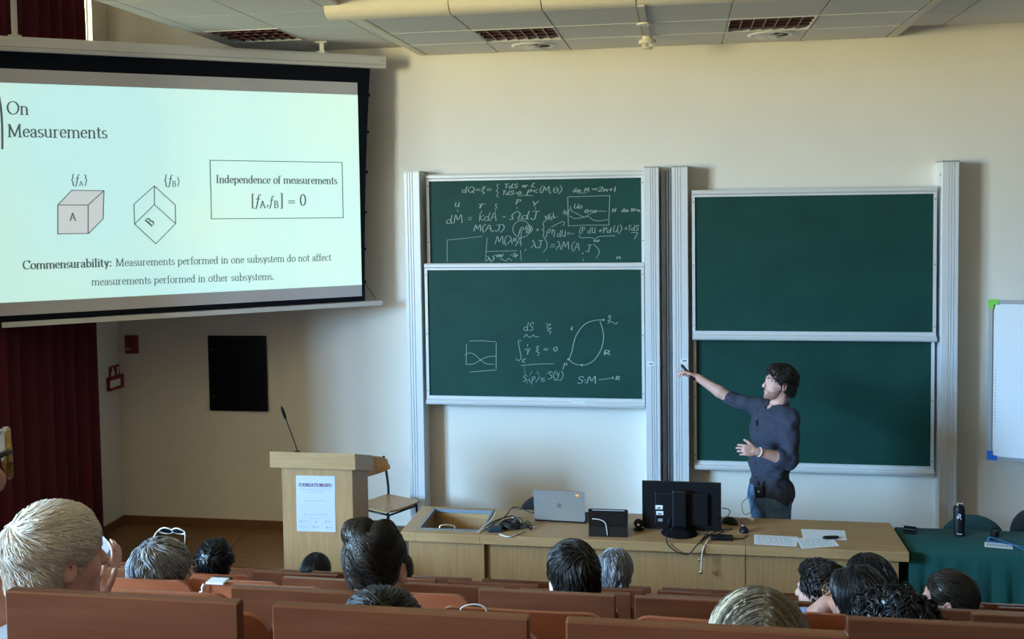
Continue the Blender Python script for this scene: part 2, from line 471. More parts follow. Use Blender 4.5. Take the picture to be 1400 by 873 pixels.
def wobble(amp, freq, seed=0):
    r = np.random.default_rng(seed); K = r.normal(size=(6, 3))*freq; ph = r.uniform(0, 6.28, 6)
    def f(X, Y, Z):
        o = 0
        for kk, p in zip(K, ph): o = o+np.sin(kk[0]*X+kk[1]*Y+kk[2]*Z+p)
        return o*(amp/3)
    return f

# ---------------------------------------------------------------- lettering: pen strokes on a unit grid (cap height 1)
def arc(cx, cy, rx, ry, a0, a1, n=12):
    return [(cx+rx*math.cos(math.radians(a0+(a1-a0)*i/n)), cy+ry*math.sin(math.radians(a0+(a1-a0)*i/n))) for i in range(n+1)]
def L(*p): return list(p)
XH = .64
SERIF = {
 'O': (.92, [arc(.46, .5, .38, .49, 90, 450, 24)]), 'n': (.66, [L((.14, 0), (.14, XH)), arc(.32, .42, .18, .2, 165, 0)+[(.5, 0)], L((.04, 0), (.24, 0)), L((.41, 0), (.6, 0)), L((.05, .62), (.14, .63))]),
 'M': (1.08, [L((.16, 0), (.18, .98)), L((.18, .98), (.52, .05)), L((.52, .05), (.88, .98)), L((.88, .98), (.9, 0)), L((.05, 0), (.28, 0)), L((.78, 0), (1.03, 0)), L((.06, .98), (.2, .98)), L((.87, .98), (1.0, .98))]),
 'e': (.54, [L((.09, .36), (.46, .36)), arc(.28, .33, .2, .31, 8, 320, 16)]),
 'a': (.55, [arc(.25, .47, .15, .16, 160, 0)+[(.40, .1), (.45, .02), (.53, .04)], arc(.24, .17, .17, .17, 40, 330, 14), L((.1, .5), (.12, .46))]),
 's': (.44, [arc(.22, .47, .14, .155, 40, 250)+arc(.22, .165, .16, .155, 80, -150)]), 'u': (.66, [L((.14, XH), (.14, .2))+arc(.31, .19, .17, .18, 180, 330), L((.5, XH), (.5, .02), (.6, 0)), L((.04, XH), (.14, XH)), L((.4, XH), (.5, XH))]),
 'r': (.48, [L((.14, 0), (.14, XH)), arc(.32, .42, .18, .2, 160, 60), L((.04, 0), (.27, 0)), L((.05, .62), (.14, .63))]),
 'm': (1.0, [L((.14, 0), (.14, XH)), arc(.32, .42, .18, .2, 165, 0)+[(.5, 0)], arc(.68, .42, .18, .2, 165, 0)+[(.86, 0)], L((.04, 0), (.24, 0)), L((.42, 0), (.58, 0)), L((.78, 0), (.95, 0)), L((.05, .62), (.14, .63))]),
 't': (.40, [L((.17, .85), (.17, .15))+arc(.28, .13, .11, .12, 180, 320), L((.04, XH), (.34, XH))]),
 'I': (.42, [L((.2, 0), (.2, 1)), L((.07, 0), (.34, 0)), L((.07, 1), (.34, 1))]),
 'd': (.62, [arc(.27, .31, .2, .31, 35, 325, 18), L((.46, 1.02), (.46, .02), (.57, 0)), L((.36, 1.0), (.46, 1.02))]),
 'p': (.64, [L((.14, -.28), (.14, XH)), arc(.34, .31, .21, .31, 150, -150, 18), L((.04, -.28), (.26, -.28)), L((.05, .62), (.14, .63))]),
 'o': (.60, [arc(.3, .32, .23, .32, 90, 450, 22)]), 'f': (.38, [L((.16, 0), (.16, .8))+arc(.29, .83, .13, .17, 180, 50), L((.04, XH), (.33, XH)), L((.05, 0), (.28, 0))]),
 'C': (.82, [arc(.46, .5, .37, .49, 45, 315, 22), L((.74, .97), (.74, .72))]), 'b': (.62, [L((.14, 1.02), (.14, .02)), arc(.34, .31, .2, .31, 150, -150, 18), L((.04, 1.0), (.14, 1.02))]),
 'i': (.32, [L((.16, 0), (.16, XH)), L((.05, 0), (.27, 0)), L((.06, .62), (.16, .63)), arc(.16, .87, .03, .03, 0, 360, 8)]), 'l': (.32, [L((.16, 0), (.16, 1.02)), L((.05, 0), (.27, 0)), L((.05, 1.0), (.16, 1.02))]),
 'y': (.60, [L((.12, XH), (.32, .02)), L((.5, XH), (.24, -.24), (.1, -.26)), L((.03, XH), (.2, XH)), L((.4, XH), (.58, XH))]), 'h': (.66, [L((.14, 0), (.14, 1.02)), arc(.32, .42, .18, .2, 165, 0)+[(.5, 0)], L((.04, 0), (.24, 0)), L((.41, 0), (.6, 0))]),
 'c': (.52, [arc(.3, .32, .22, .32, 45, 320, 18)]), 'A': (.84, [L((.1, 0), (.41, 1)), L((.41, 1), (.74, 0)), L((.24, .36), (.58, .36)), L((.02, 0), (.2, 0)), L((.62, 0), (.84, 0))]),
 'B': (.74, [L((.18, 0), (.18, 1)), L((.07, 1), (.4, 1))+arc(.4, .77, .17, .23, 90, -90)+[(.2, .54)], L((.4, .54),)+arc(.42, .27, .21, .27, 90, -90)+[(.07, 0)]]),
 'F': (.66, [L((.18, 0), (.18, 1)), L((.07, 1), (.6, 1), (.6, .82)), L((.18, .52), (.46, .52)), L((.06, 0), (.32, 0))]), 'U': (.84, [L((.18, 1), (.18, .3))+arc(.43, .29, .25, .28, 180, 360)+[(.68, 1)], L((.06, 1), (.3, 1)), L((.56, 1), (.8, 1))]),
 'N': (.88, [L((.16, 0), (.16, 1)), L((.16, 1), (.7, 0)), L((.7, 0), (.7, 1)), L((.05, 0), (.28, 0)), L((.04, 1), (.18, 1)), L((.58, 1), (.82, 1))]),
 'D': (.86, [L((.18, 0), (.18, 1)), L((.07, 1), (.35, 1))+arc(.36, .5, .4, .5, 90, -90, 16)+[(.07, 0)]]), 'T': (.76, [L((.37, 0), (.37, 1)), L((.06, .8), (.06, 1), (.7, 1), (.7, .8)), L((.25, 0), (.5, 0))]),
 'S': (.6, [arc(.3, .74, .21, .25, 40, 260)+arc(.3, .26, .23, .25, 80, -150)]), '2': (.58, [arc(.28, .73, .2, .26, 160, -20)+[(.08, .03), (.5, .03), (.5, .14)]]), '0': (.62, [arc(.3, .5, .22, .49, 90, 450, 22)]),
 '5': (.58, [L((.48, 1), (.15, 1), (.12, .56))+arc(.27, .33, .22, .32, 125, -145, 14)]), ':': (.3, [arc(.15, .08, .04, .04, 0, 360, 8), arc(.15, .55, .04, .04, 0, 360, 8)]), '.': (.28, [arc(.13, .05, .04, .04, 0, 360, 8)]),
 ',': (.28, [L((.15, .08), (.15, .0), (.09, -.16))]), '=': (.72, [L((.08, .42), (.64, .42)), L((.08, .24), (.64, .24))]), '[': (.36, [L((.3, 1.08), (.14, 1.08), (.14, -.25), (.3, -.25))]), ']': (.36, [L((.06, 1.08), (.22, 1.08), (.22, -.25), (.06, -.25))]),
 '{': (.40, [L((.34, 1.08), (.22, 1.0), (.2, .6), (.08, .42), (.2, .24), (.22, -.16), (.34, -.25))]), '}': (.40, [L((.06, 1.08), (.18, 1.0), (.2, .6), (.32, .42), (.2, .24), (.18, -.16), (.06, -.25))]),
 ' ': (.34, []),
 'ƒ': (.5, [L((.02, -.26), (.1, -.28), (.2, .1), (.34, .9), (.44, 1.04), (.54, .98)), L((.1, .6), (.46, .6))]),
}
HAND = {
 'd': (.62, [arc(.22, .24, .2, .24, 30, 350, 10), L((.46, 1), (.42, .4), (.5, 0))]), 'Q': (.8, [arc(.38, .5, .32, .45, 60, 420, 14), L((.45, .3), (.75, -.05))]), '=': (.7, [L((.1, .6), (.6, .62)), L((.1, .35), (.6, .37))]),
 'ξ': (.55, [L((.1, .95), (.45, 1), (.2, .85), (.15, .7), (.4, .6), (.15, .5), (.1, .25), (.35, .1), (.4, -.1), (.2, -.18))]), '{': (.4, [L((.35, 1.1), (.15, .95), (.22, .6), (.05, .45), (.22, .3), (.15, -.1), (.35, -.2))]),
 'T': (.65, [L((.05, .95), (.6, 1)), L((.33, .97), (.3, 0))]), 'S': (.6, [L((.52, .85), (.35, 1), (.12, .85), (.2, .6), (.45, .45), (.48, .2), (.28, 0), (.05, .1))]), 'o': (.45, [arc(.22, .25, .18, .24, 90, 440, 10)]), 'r': (.4, [L((.08, .5), (.1, 0)), L((.1, .3), (.2, .48), (.36, .48))]),
 'L': (.6, [L((.5, .95), (.3, 1), (.2, .5), (.1, .05), (.3, .12), (.6, .0))]), 'ρ': (.55, [L((.1, -.45), (.15, .3), (.3, .6), (.45, .5), (.42, .2), (.2, .15))]), '<': (.6, [L((.5, .6), (.08, .3), (.55, .02))]), '(': (.35, [L((.3, 1.1), (.1, .75), (.08, .3), (.28, -.15))]), ')': (.4, [L((.08, 1.1), (.3, .75), (.3, .3), (.05, -.2))]),
 'M': (.9, [L((.05, 0), (.18, .98), (.42, .3), (.68, 1), (.82, 0))]), ',': (.3, [L((.15, .1), (.08, -.15))]), '.': (.3, [L((.12, .05), (.16, .0))]), 'Θ': (.7, [arc(.33, .4, .27, .4, 80, 440, 12), L((.1, .42), (.58, .42))]), 'i': (.22, [L((.1, .45), (.1, 0)), L((.1, .65), (.12, .7))]), 'm': (.7, [L((.05, 0), (.08, .45), (.22, .45), (.28, 0)), L((.28, .35), (.45, .48), (.5, 0), (.6, .05))]),
 '2': (.55, [L((.08, .75), (.25, .95), (.45, .8), (.35, .45), (.08, .02), (.5, .05))]), 'n': (.5, [L((.06, .5), (.1, 0)), L((.1, .3), (.25, .5), (.38, .4), (.42, 0))]), '+': (.55, [L((.08, .4), (.5, .42)), L((.28, .65), (.28, .15))]), '1': (.3, [L((.1, .8), (.18, .95), (.16, 0))]), 'U': (.7, [L((.1, 1), (.08, .3), (.25, .05), (.48, .3), (.55, 1)), L((.55, .5), (.6, 0))]),
 'P': (.6, [L((.12, 0), (.15, 1)), L((.02, .95), (.4, 1), (.5, .7), (.2, .5))]), 'V': (.6, [L((.05, 1), (.28, .4), (.55, 1)), L((.28, .4), (.25, 0))]), 'k': (.6, [L((.1, 1), (.1, 0)), L((.45, .65), (.1, .35), (.5, 0))]), 'A': (.75, [L((.05, 0), (.38, 1), (.66, 0)), L((.18, .4), (.55, .42))]), '-': (.5, [L((.08, .42), (.42, .45))]),
 'Ω': (.85, [L((0, .02), (.25, .05), (.15, .5), (.4, .95), (.68, .7), (.6, .05), (.85, .02))]), 'J': (.6, [L((.1, 1), (.6, 1)), L((.4, 1), (.36, .15), (.2, 0), (.05, .12))]), 'N': (.7, [L((.08, 0), (.1, .95), (.5, .05), (.56, 1))]), 'λ': (.65, [L((.08, .95), (.25, .9), (.58, 0)), L((.34, .5), (.06, 0))]),
 '/': (.4, [L((.35, 1), (.05, -.05))]), '0': (.5, [arc(.24, .35, .18, .33, 70, 430, 10)]), ':': (.25, [L((.1, .5), (.13, .45)), L((.1, .1), (.13, .05))]), 'C': (.55, [L((.45, .75), (.2, .8), (.08, .4), (.2, .05), (.5, .1))]), 'R': (.65, [L((.12, 0), (.15, .95), (.45, .85), (.42, .5), (.15, .45), (.6, 0))]), 'q': (.55, [L((.4, .8), (.15, .9), (.1, .6), (.35, .55), (.42, .85), (.3, .2), (.05, -.1), (.5, -.05))]),
 'p': (.5, [L((.08, -.4), (.12, .5)), L((.12, .4), (.3, .55), (.42, .3), (.15, .08))]), 'η': (.5, [L((.05, .5), (.12, .5), (.12, 0)), L((.12, .3), (.3, .5), (.4, .3), (.38, -.35))]), 'W': (.8, [L((.05, .8), (.2, 0), (.35, .6), (.55, 0), (.72, .85))]), 'π': (.6, [L((.05, .55), (.55, .6)), L((.2, .55), (.18, 0)), L((.42, .58), (.42, 0))]), 'a': (.45, [arc(.2, .24, .17, .22, 40, 380, 10), L((.38, .45), (.38, 0))]), ' ': (.4, []), 'ω': (.7, [L((.1, .5), (.1, .1), (.3, .05), (.35, .4), (.42, .05), (.6, .15), (.6, .55))]), '≤': (.6, [L((.5, .7), (.08, .45), (.55, .2)), L((.1, .0), (.5, .02))]),
}
def advance(font, text): return sum(font.get(c, (.4, []))[0] for c in text)
def pen(mb, pts, tf, thick, thin, lift=.0004, nn=None, nib=100):
    """one pen stroke; pts 2D; tf maps 2D to 3D"""
    P = np.asarray(pts, float)
    if len(P) < 2: return
    T = np.gradient(P, axis=0); T /= np.linalg.norm(T, axis=1)[:, None]+1e-9
    ang = np.degrees(np.arctan2(T[:, 1], T[:, 0]))
    w = thin+(thick-thin)*np.abs(np.cos(np.radians(ang-nib)))**1.5
    N = np.stack([-T[:, 1], T[:, 0]], 1)*(w/2)[:, None]
    # extend ends a little
    P = P.copy(); P[0] -= T[0]*thin*.4; P[-1] += T[-1]*thin*.4
    mb.ribbon([tf(*p) for p in P+N], [tf(*p) for p in P-N], nn, lift)
def write(mb, font, text, pl, o, dirv, size, thick, thin, lift=.0004, w0=.0, slant=0.0, jit=0.0, xs=1.0):
    """lay text on plane pl from 2D origin o along unit 2D direction dirv"""
    dx = np.asarray(dirv, float); dy = np.array([-dx[1], dx[0]]); x = 0.0
    for c in text:
        adv, st = font.get(c, (.4, []))
        for q in st:
            q = np.array(q, float)
            if len(q) < 2: continue
            if jit: q = q+RNG.normal(0, jit, q.shape)
            if jit and len(q) > 2: q = spline(q, 4)
            def tf(u, v):
                a = np.asarray(o)+dx*(u+slant*v)*size*xs+dy*v*size
                return pl.p(a[0], a[1], w0)
            q2 = q+np.array([x, 0])
            pen(mb, q2, tf, thick/size, thin/size, lift, pl.n)
        x += adv
def fit_text(mb, font, text, pl, p0, p1, thick, thin, size=None, **kw):
    """text whose baseline runs between two picture-measured points of the plane"""
    a, b = pl.hit(*p0), pl.hit(*p1); d = b-a; wd = np.linalg.norm(d)
    adv = advance(font, text); s = wd/adv
    xs = 1.0
    if size: xs = s/size; s = size
    write(mb, font, text, pl, a, d/wd, s, thick*s, thin*s, xs=xs, **kw)
def draw(mb, pl, pts, width, smooth=True, w0=0.0, lift=.0004):
    q = np.array([pl.hit(*p) for p in pts])
    if smooth and len(q) > 2: q = spline(q, 6)
    if len(q) < 3: q = np.array([q[0]+(q[-1]-q[0])*t for t in np.linspace(0, 1, 4)])
    pen(mb, q, lambda u, v: pl.p(u, v, w0), width, width*.8, lift, pl.n)
def poly_on(mb, pl, pts, w0=0.0, lift=.0004):
    q = [pl.hit(*p) for p in pts]
    mb.prism([tuple(a) for a in q], (w0, w0+lift), lambda u, v, e: pl.p(u, v, e))
# ================================================================ THE HALL
def shell(name, boxes, m, **kw):
    b = MB()
    for q in boxes: b.box(*q)
    return struct(b.build(name, m, **kw))
XR, YB, ZT = 4.6, -4.0, 5.3
ZI, ZS = 4.30, 4.38             # lower ceiling island, side ceilings
shell('floor', [(XL, XR, 5.95, D, -.12, 0)], M['floor'])
shell('wall_front', [(XL-.2, XR+.2, D, D+.15, -.9, ZT)], M['wall'])
shell('wall_right', [(XR, XR+.15, YB, D, -.9, ZT)], M['wall_hall'])
shell('wall_back', [(XW-.2, XR+.2, YB-.15, YB, -.9, ZT+.05)], M['wall_hall'])
shell('ceiling', [(XW-.2, XR+.2, YB, D+.15, ZT, ZT+.1)], M['tile'])
YJOG = 5.4
def wall_with(x, y0, y1, ops):
    bx = []; c = y0
    for a, b, z0, z1 in ops:
        bx += [(x-.15, x, c, a, -.9, ZT), (x-.15, x, a, b, -.9, z0), (x-.15, x, a, b, z1, ZT)]; c = b
    return bx+[(x-.15, x, c, y1, -.9, ZT)]
OPS = [(a, b)+WZ for a, b in WIN]; OPC = [(8.40, 8.54, 4.3, 5.1)]
shell('wall_left', wall_with(XL, YJOG, D, OPC), M['wall_side'])
shell('wall_left', wall_with(XW, YB, YJOG, OPS), M['wall_hall'])
shell('wall_left', [(XW-.15, XL-.15, YJOG, YJOG+.15, -.9, ZT)], M['wall_side'])
for n, (x, (a, b, zs0, zs1)) in enumerate([(XW, o) for o in OPS]+[(XL, o) for o in OPC]):
    q = MB(); t = .05 if b-a > 1 else .008
    q.box(x-.11, x-.05, a, a+t, zs0, zs1); q.box(x-.11, x-.05, b-t, b, zs0, zs1)
    q.box(x-.11, x-.05, a+t, b-t, zs0, zs0+t); q.box(x-.11, x-.05, a+t, b-t, zs1-t, zs1)
    q.box(x-.10, x-.06, (a+b)/2-.02, (a+b)/2+.02, zs0+t, zs1-t)
    struct(q.build('window_%d' % (n+1), M['white_plastic']))
# skirting
struct(MB().box(XL, -2.42, D-.018, D, 0, .085).build('baseboard_front', M['skirting']))
struct(MB().box(XL, XL+.018, 8.25, D-.018, 0, .085).build('baseboard_left', M['skirting']))
# a narrow inlay strip let into the stage floor
a, b = at_z(344, 722, 0.001), at_z(317, 746, 0.001)
q = MB(); dd = unit(b-a); nn = np.array([-dd[1], dd[0], 0])*.012
q.ribbon([a+nn, b+nn], [a-nn, b-nn], (0, 0, 1), .002); struct(q.build('trim_1', M['skirting']))

# ceiling island: tiles with open joints, rounded long edges, and the cream sheet that curves down towards the hall
XJ = [-2.19, -1.555, -.92, -.285, .35, .985, 1.66]
YJ = [D, 8.19, 7.59, 6.95]
GR = {(1, 1): 1, (4, 1): 1}
q = MB(); rl = MB(); g = .006
for i in range(6):
    for j in range(3):
        if (i, j) in GR: continue
        q.box(XJ[i]+g, XJ[i+1]-g, YJ[j+1]+g*.6, YJ[j]-g*.6, ZI, ZI+.02, .003, seg=1)
struct(q.build('ceiling', M['tile']))
for i in range(7): rl.box(XJ[i]-.012, XJ[i]+.012, 6.95, D, ZI+.012, ZI+.05)
for j in range(4): rl.box(XJ[0], XJ[6], YJ[j]-.012 if j else D-.012, YJ[j]+.012 if j else D, ZI+.021, ZI+.05)
rl.box(XJ[0], XJ[6], 6.95, D, ZI+.051, ZI+.07)
struct(rl.build('trim_2', M['tbar']))
q = MB()
for sgn, x0 in ((-1, XJ[0]-.008), (1, XJ[6]+.008)):
    pf = [(x0, ZI)]+[(x0+sgn*(.05+.075*math.sin(a)), ZI+.085-.085*math.cos(a)) for a in np.linspace(0, math.pi/2, 8)]+[(x0+sgn*.125, ZI+.10), (x0, ZI+.10)]
    q.prism(pf, (6.95, D), lambda u, v, e: (u, e, v))
struct(q.build('trim_3', M['cornice'], smooth=True, auto=40))
q = MB()                        # cream fascia closing the near edge of the island, rounded at its lower edge
pf = [(6.95, 4.296), (6.905, 4.300), (6.868, 4.315), (6.842, 4.345), (6.83, 4.39), (6.83, 4.85), (6.845, 4.85), (6.845, 4.395), (6.856, 4.352), (6.878, 4.328), (6.91, 4.315), (6.95, 4.312)]
xe = [-2.44]+XJ[1:6]+[1.79]
for i in range(6): q.prism(pf, (xe[i]+(.004 if i else 0), xe[i+1]-(.004 if i < 5 else 0)), lambda u, v, e: (e, u, v))
struct(q.build('ceiling', M['cornice'], smooth=True, auto=50))
q = MB()
for y in YJ[1:3]: q.box(XJ[0], XJ[6], y-.005, y+.005, ZI-.003, ZI+.0)  # added white strips, standing for grazing light on the tile joints
q.box(XJ[0], XJ[6], 6.952, 6.962, ZI-.003, ZI)
struct(q.build('trim_joint_glint', M['white_plastic']))
# side ceilings
XSL = [-3.84, -3.72, -3.09, -2.46, -2.33]
q = MB(); rl = MB()
YS = [D, 8.19, 7.59, 6.99, 6.39, 5.79, 5.19, 4.59]
for i in range(4):
    for j in range(7):
        if i == 1 and j == 1: continue
        q.box(XSL[i]+.004, XSL[i+1]-.004, YS[j+1]+.003, YS[j]-.003, ZS, ZS+.02, .002, seg=1)
rl.box(XSL[0], XSL[4], 4.59, D, ZS+.075, ZS+.09)
for x in XSL[1:4]: rl.box(x-.01, x+.01, 4.59, D, ZS+.010, ZS+.04)
for y in YS[1:]: rl.box(XSL[0], XSL[4], y-.01, y+.01, ZS+.021, ZS+.04)
struct(q.build('ceiling', M['tile'])); struct(rl.build('trim_4', M['tbar']))
q = MB(); rl = MB(); XSR = [1.70, 2.10, 2.735, 3.37, 4.0, XR]
for i in range(5):
    for j in range(7):
        q.box(XSR[i]+.004, XSR[i+1]-.004, YS[j+1]+.003, YS[j]-.003, ZS, ZS+.02, .002, seg=1)
rl.box(XSR[0], XSR[5], 4.59, D, ZS+.03, ZS+.05)
struct(q.build('ceiling', M['tile'])); struct(rl.build('trim_5', M['tbar']))

# grille lights set in the ceiling
def grille(x0, x1, y0, y1, z, lab):
    t = thing('ceiling_grille', lab, 'ceiling light grille', ((x0+x1)/2, (y0+y1)/2, z), group='ceiling grilles')
    f = MB(); w = .006
    f.box(x0, x1, y0, y0+w, z-.004, z+.02); f.box(x0, x1, y1-w, y1, z-.004, z+.02)
    f.box(x0, x0+w, y0+w, y1-w, z-.004, z+.02); f.box(x1-w, x1, y0+w, y1-w, z-.004, z+.02)
    f.build('frame', M['white_plastic'], t)
    MB().box(x0+w, x1-w, y0+w, y1-w, z+.06, z+.072).build('back_plate', M['louvre_in'], t)
    g = MB(); n = 7
    for k in range(1, n):
        x = x0+w+(x1-x0-2*w)*k/n; g.box(x-.003, x+.003, y0+w, y1-w, z+.002, z+.05)
    for k in range(1, 4):
        y = y0+w+(y1-y0-2*w)*k/4; g.box(x0+w, x1-w, y-.003, y+.003, z+.004, z+.05)
    g.build('louvre', M['louvre'], t)
grille(XJ[1]+.01, XJ[2]-.01, YJ[2]+.02, YJ[1]-.02, ZI, 'dark red ceiling grille beside the round vent left of the smoke detector')
grille(XJ[4]+.01, XJ[5]-.01, YJ[2]+.02, YJ[1]-.02, ZI, 'dark red ceiling grille beside the round vent right of the smoke detector')
grille(XSL[1]+.01, XSL[2]-.01, YS[2]+.02, YS[1]-.02, ZS, 'dark ceiling grille in the side ceiling above the projection screen')
# round air outlets
def vent(x, y, z, lab):
    t = thing('air_vent', lab, 'air vent', (x, y, z), group='round ceiling vents')
    r = .185
    MB().lathe([(r, 0), (r, -.006), (r-.02, -.014), (r-.045, -.008), (r-.05, 0)], (x, y, z), n=40).build('ring', M['white_plastic'], t, smooth=True)
    MB().lathe([(.0001, -.001), (r-.05, -.001), (r-.05, .0), (.0001, .0)], (x, y, z-.0005), n=40).build('duct_disc', M['inkgrey'], t)
    b = MB()
    for k in range(6):
        b.box(.012, r-.05, -.036, .036, -.0015, .0015, R=rotz(k*math.pi/3+.3)@rotx(.22), o=(x, y, z-.011))
    b.lathe([(.0001, -.020), (.02, -.018), (.022, -.004), (.0001, -.003)], (x, y, z), n=16)
    b.build('swirl_blades', M['white_plastic'], t)
c = at_z(730, 62.5, ZI); vent(c[0], c[1]-.02, ZI, 'round white air vent beside the left dark red grille on the cream ceiling')
c = at_z(1054, 47.5, ZI); vent(c[0], c[1]-.02, ZI, 'round white air vent beside the right dark red grille on the cream ceiling')
# smoke detector, its conduit and the small junction disc
c = at_z(885, 49, ZI)
t = thing('smoke_detector', 'cream smoke detector hanging under the ceiling above the blackboards', 'smoke detector', (c[0], c[1], ZI))
z = ZI
MB().lathe([(.04, 0), (.04, -.03), (.064, -.032), (.070, -.05), (.064, -.062), (.0001, -.062)], (c[0], c[1], z), n=28).build('base', M['cream_plastic'], t, smooth=True, auto=35)
q = MB()
for k in range(6):
    a = k*math.pi/3; q.box(-.006, .006, -.003, .003, -.03, 0, o=(c[0]+.038*math.cos(a), c[1]+.038*math.sin(a), z-.0625))
q.lathe([(.0001, -.092), (.042, -.092), (.045, -.098), (.034, -.104), (.0001, -.105)], (c[0], c[1], z), n=20)
q.build('sensing_cage', M['cream_plastic'], t)
c2 = at_z(881, 29.5, ZI)
t = thing('junction_disc', 'small cream disc on the ceiling conduit above the smoke detector', 'ceiling fitting', (c2[0], c2[1], ZI))
MB().lathe([(.018, 0), (.018, -.012), (.056, -.014), (.056, -.026), (.0001, -.03)], (c2[0], c2[1], z), n=24).build('disc', M['cream_plastic'], t, smooth=True, auto=35)
q = MB(); q.box(c[0]-.022, c[0]+.022, c2[1]+.06, c[1]-.07, z-.012, z); q.box(c[0]-.022, c[0]+.022, 6.90, c2[1]-.058, z-.012, z); q.build('conduit', M['tbar'], t)

# curtain on the left wall
def curtain(y0, y1, x, z0, z1):
    n = 150; V = []; Fc = []
    def X(s): return x+.036*math.sin(s*2*math.pi/.17+1.2*math.sin(s*3))+.014*math.sin(s*11)
    Zs = np.linspace(z0, z1, 10)
    for side in (0, 1):
        for i in range(n+1):
            s = y0+(y1-y0)*i/n
            for z in Zs:
                fl = 1.0 if z < z1-.4 else .75
                V.append((x+(X(s)-x)*fl+side*.006, s, z))
    m = len(Zs); o = (n+1)*m
    for i in range(n):
        for k in range(m-1):
            a = i*m+k; Fc.append((a, a+m, a+m+1, a+1)); a += o; Fc.append((a, a+1, a+m+1, a+m))
    for k in range(m-1):
        Fc.append((k, k+1, o+k+1, o+k)); a = n*m; Fc.append((a+k, o+a+k, o+a+k+1, a+k+1))
    for i in range(n):
        for k in (0, m-1):
            a = i*m+k; Fc.append((a, o+a, o+a+m, a+m))
    return V, Fc
t = thing('curtain', 'dark red velvet curtain hanging to the floor beside the left wall', 'curtain', (XL+.085, 6.7, 0))
q = MB(); q.add(*curtain(5.55, 8.27, XL+.085, .02, 5.18)); q.build('drape', M['curtain'], t, smooth=True)
MB().box(XL+.001, XL+.16, 5.5, 8.34, 5.18, 5.299).build('curtain_rail', M['white_plastic'], t)

# ================================================================ PROJECTION SCREEN
SA = np.array([.813, .582, 0.0]); SO = at_y(525, 86, 8.62)
scr = Plane(SO, SA, (0, 0, 1))
t = thing('projection_screen', 'large white pull-down projection screen showing a slide, hung at an angle on the left', 'projection screen', SO)
u0 = -3.10
vt = scr.hit(525, 77.5)[1]; vb = scr.hit(525, 94.5)[1]
q = MB()
pf = [(.045, vb), (.055, vb+.02), (.055, vt-.02), (.045, vt), (-.075, vt), (-.085, vt-.02), (-.085, vb+.02), (-.075, vb)]
q.prism(pf, (u0, 0), lambda w, v, e: scr.p(e, v, w)); q.build('housing', M['housing'], t)
q = MB(); q.prism([(.0551, vb+.028), (.0565, vb+.028), (.0565, vb+.032), (.0551, vb+.032)], (u0, -.004), lambda w, v, e: scr.p(e, v, w))
q.prism([(-.02+.07, vb+.06), (.0565, vb+.06), (.0565, vb+.067), (.05, vb+.067)], (-.035, -.012), lambda w, v, e: scr.p(e, v, w)); q.build('housing_seam', M['inkgrey'], t)
pr = scr.hit(490.5, 130); pb = scr.hit(492.5, 389)
ptop, pbot, pright = pr[1], pb[1], scr.hit(491.5, 250)[0]
pleft = pright-(ptop-pbot)*1.80
gt, gb = scr.hit(489, 113)[1], scr.hit(494, 404.5)[1]
br_t, br_b = scr.hit(506, 95)[0], scr.hit(499, 411)[0]
bb = scr.hit(499, 411)[1]; barb = scr.hit(522, 416.5)[1]; bart = scr.hit(522, 410.5)[1]
def slab(poly, w0, w1, name, m):
    q = MB(); q.prism(poly, (w0, w1), lambda u, v, e: scr.p(u, v, e)); return q.build(name, m, t)
nb = 10
edge = []
for k in range(nb+1):
    f = k/nb; v = vb+.01+(bb-vb-.01)*f
    edge.append((br_t+(br_b-br_t)*f-.018*math.sin(f*math.pi), v))
dl = br_t-pright
mir = [(pleft-(u-pright), v) for u, v in edge]
slab(edge+mir[::-1], -.004, 0, 'black_border', M['scr_black'])
slab([(pleft, gb), (pright, gb), (pright, gt), (pleft, gt)], .0005, .002, 'grey_margin', M['scr_grey'])
# the projected slide
sm = bpy.data.materials.new('lit_slide'); sm.use_nodes = True; nt = sm.node_tree; b = nt.nodes['Principled BSDF']
b.inputs['Base Color'].default_value = (.6, .65, .65, 1); b.inputs['Roughness'].default_value = .9
tc = nt.nodes.new('ShaderNodeTexCoord'); nz = nt.nodes.new('ShaderNodeTexNoise'); nz.inputs['Scale'].default_value = .9; nz.inputs['Detail'].default_value = 0.5
nt.links.new(tc.outputs['Object'], nz.inputs['Vector'])
rp = nt.nodes.new('ShaderNodeValToRGB'); rp.color_ramp.elements[0].position = .36; rp.color_ramp.elements[1].position = .64
rp.color_ramp.elements[0].color = (.52, .97, .98, 1); rp.color_ramp.elements[1].color = (.64, 1.0, .86, 1)
nt.links.new(nz.outputs['Fac'], rp.inputs[0]); nt.links.new(rp.outputs[0], b.inputs['Emission Color']); b.inputs['Emission Strength'].default_value = .70
q = MB(); q.prism([(pleft, pbot), (pright, pbot), (pright, ptop), (pleft, ptop)], (.002, .0035), lambda u, v, e: scr.p(u, v, e))
slide = q.build('slide', sm, t)
M['slide_ink'] = mat('slide_ink', (.12, .14, .15, 1), .9, emit=(.55, .72, .72, 1), estr=.10)
M['slide_grey'] = mat('slide_grey', (.4, .42, .44, 1), .9, emit=(.72, .82, .84, 1), estr=.62)
M['slide_faint'] = mat('slide_pale', (.45, .5, .5, 1), .9, emit=(.70, .86, .86, 1), estr=.58)
W0 = .004
q = MB()
fit_text(q, SERIF, 'On', scr, (9, 156), (40, 156.8), .14, .065, w0=W0)
fit_text(q, SERIF, 'Measurements', scr, (10, 187), (147, 189), .14, .065, w0=W0)
q.build('slide_title', M['slide_ink'], slide); q = MB()
fit_text(q, SERIF, 'Independence of measurements', scr, (295, 250), (461, 251.5), .17, .06, w0=W0)
fit_text(q, SERIF, '[ƒ', scr, (343, 281), (356, 281), .13, .065, w0=W0)
fit_text(q, SERIF, 'A', scr, (355, 284), (363, 284), .16, .08, w0=W0)
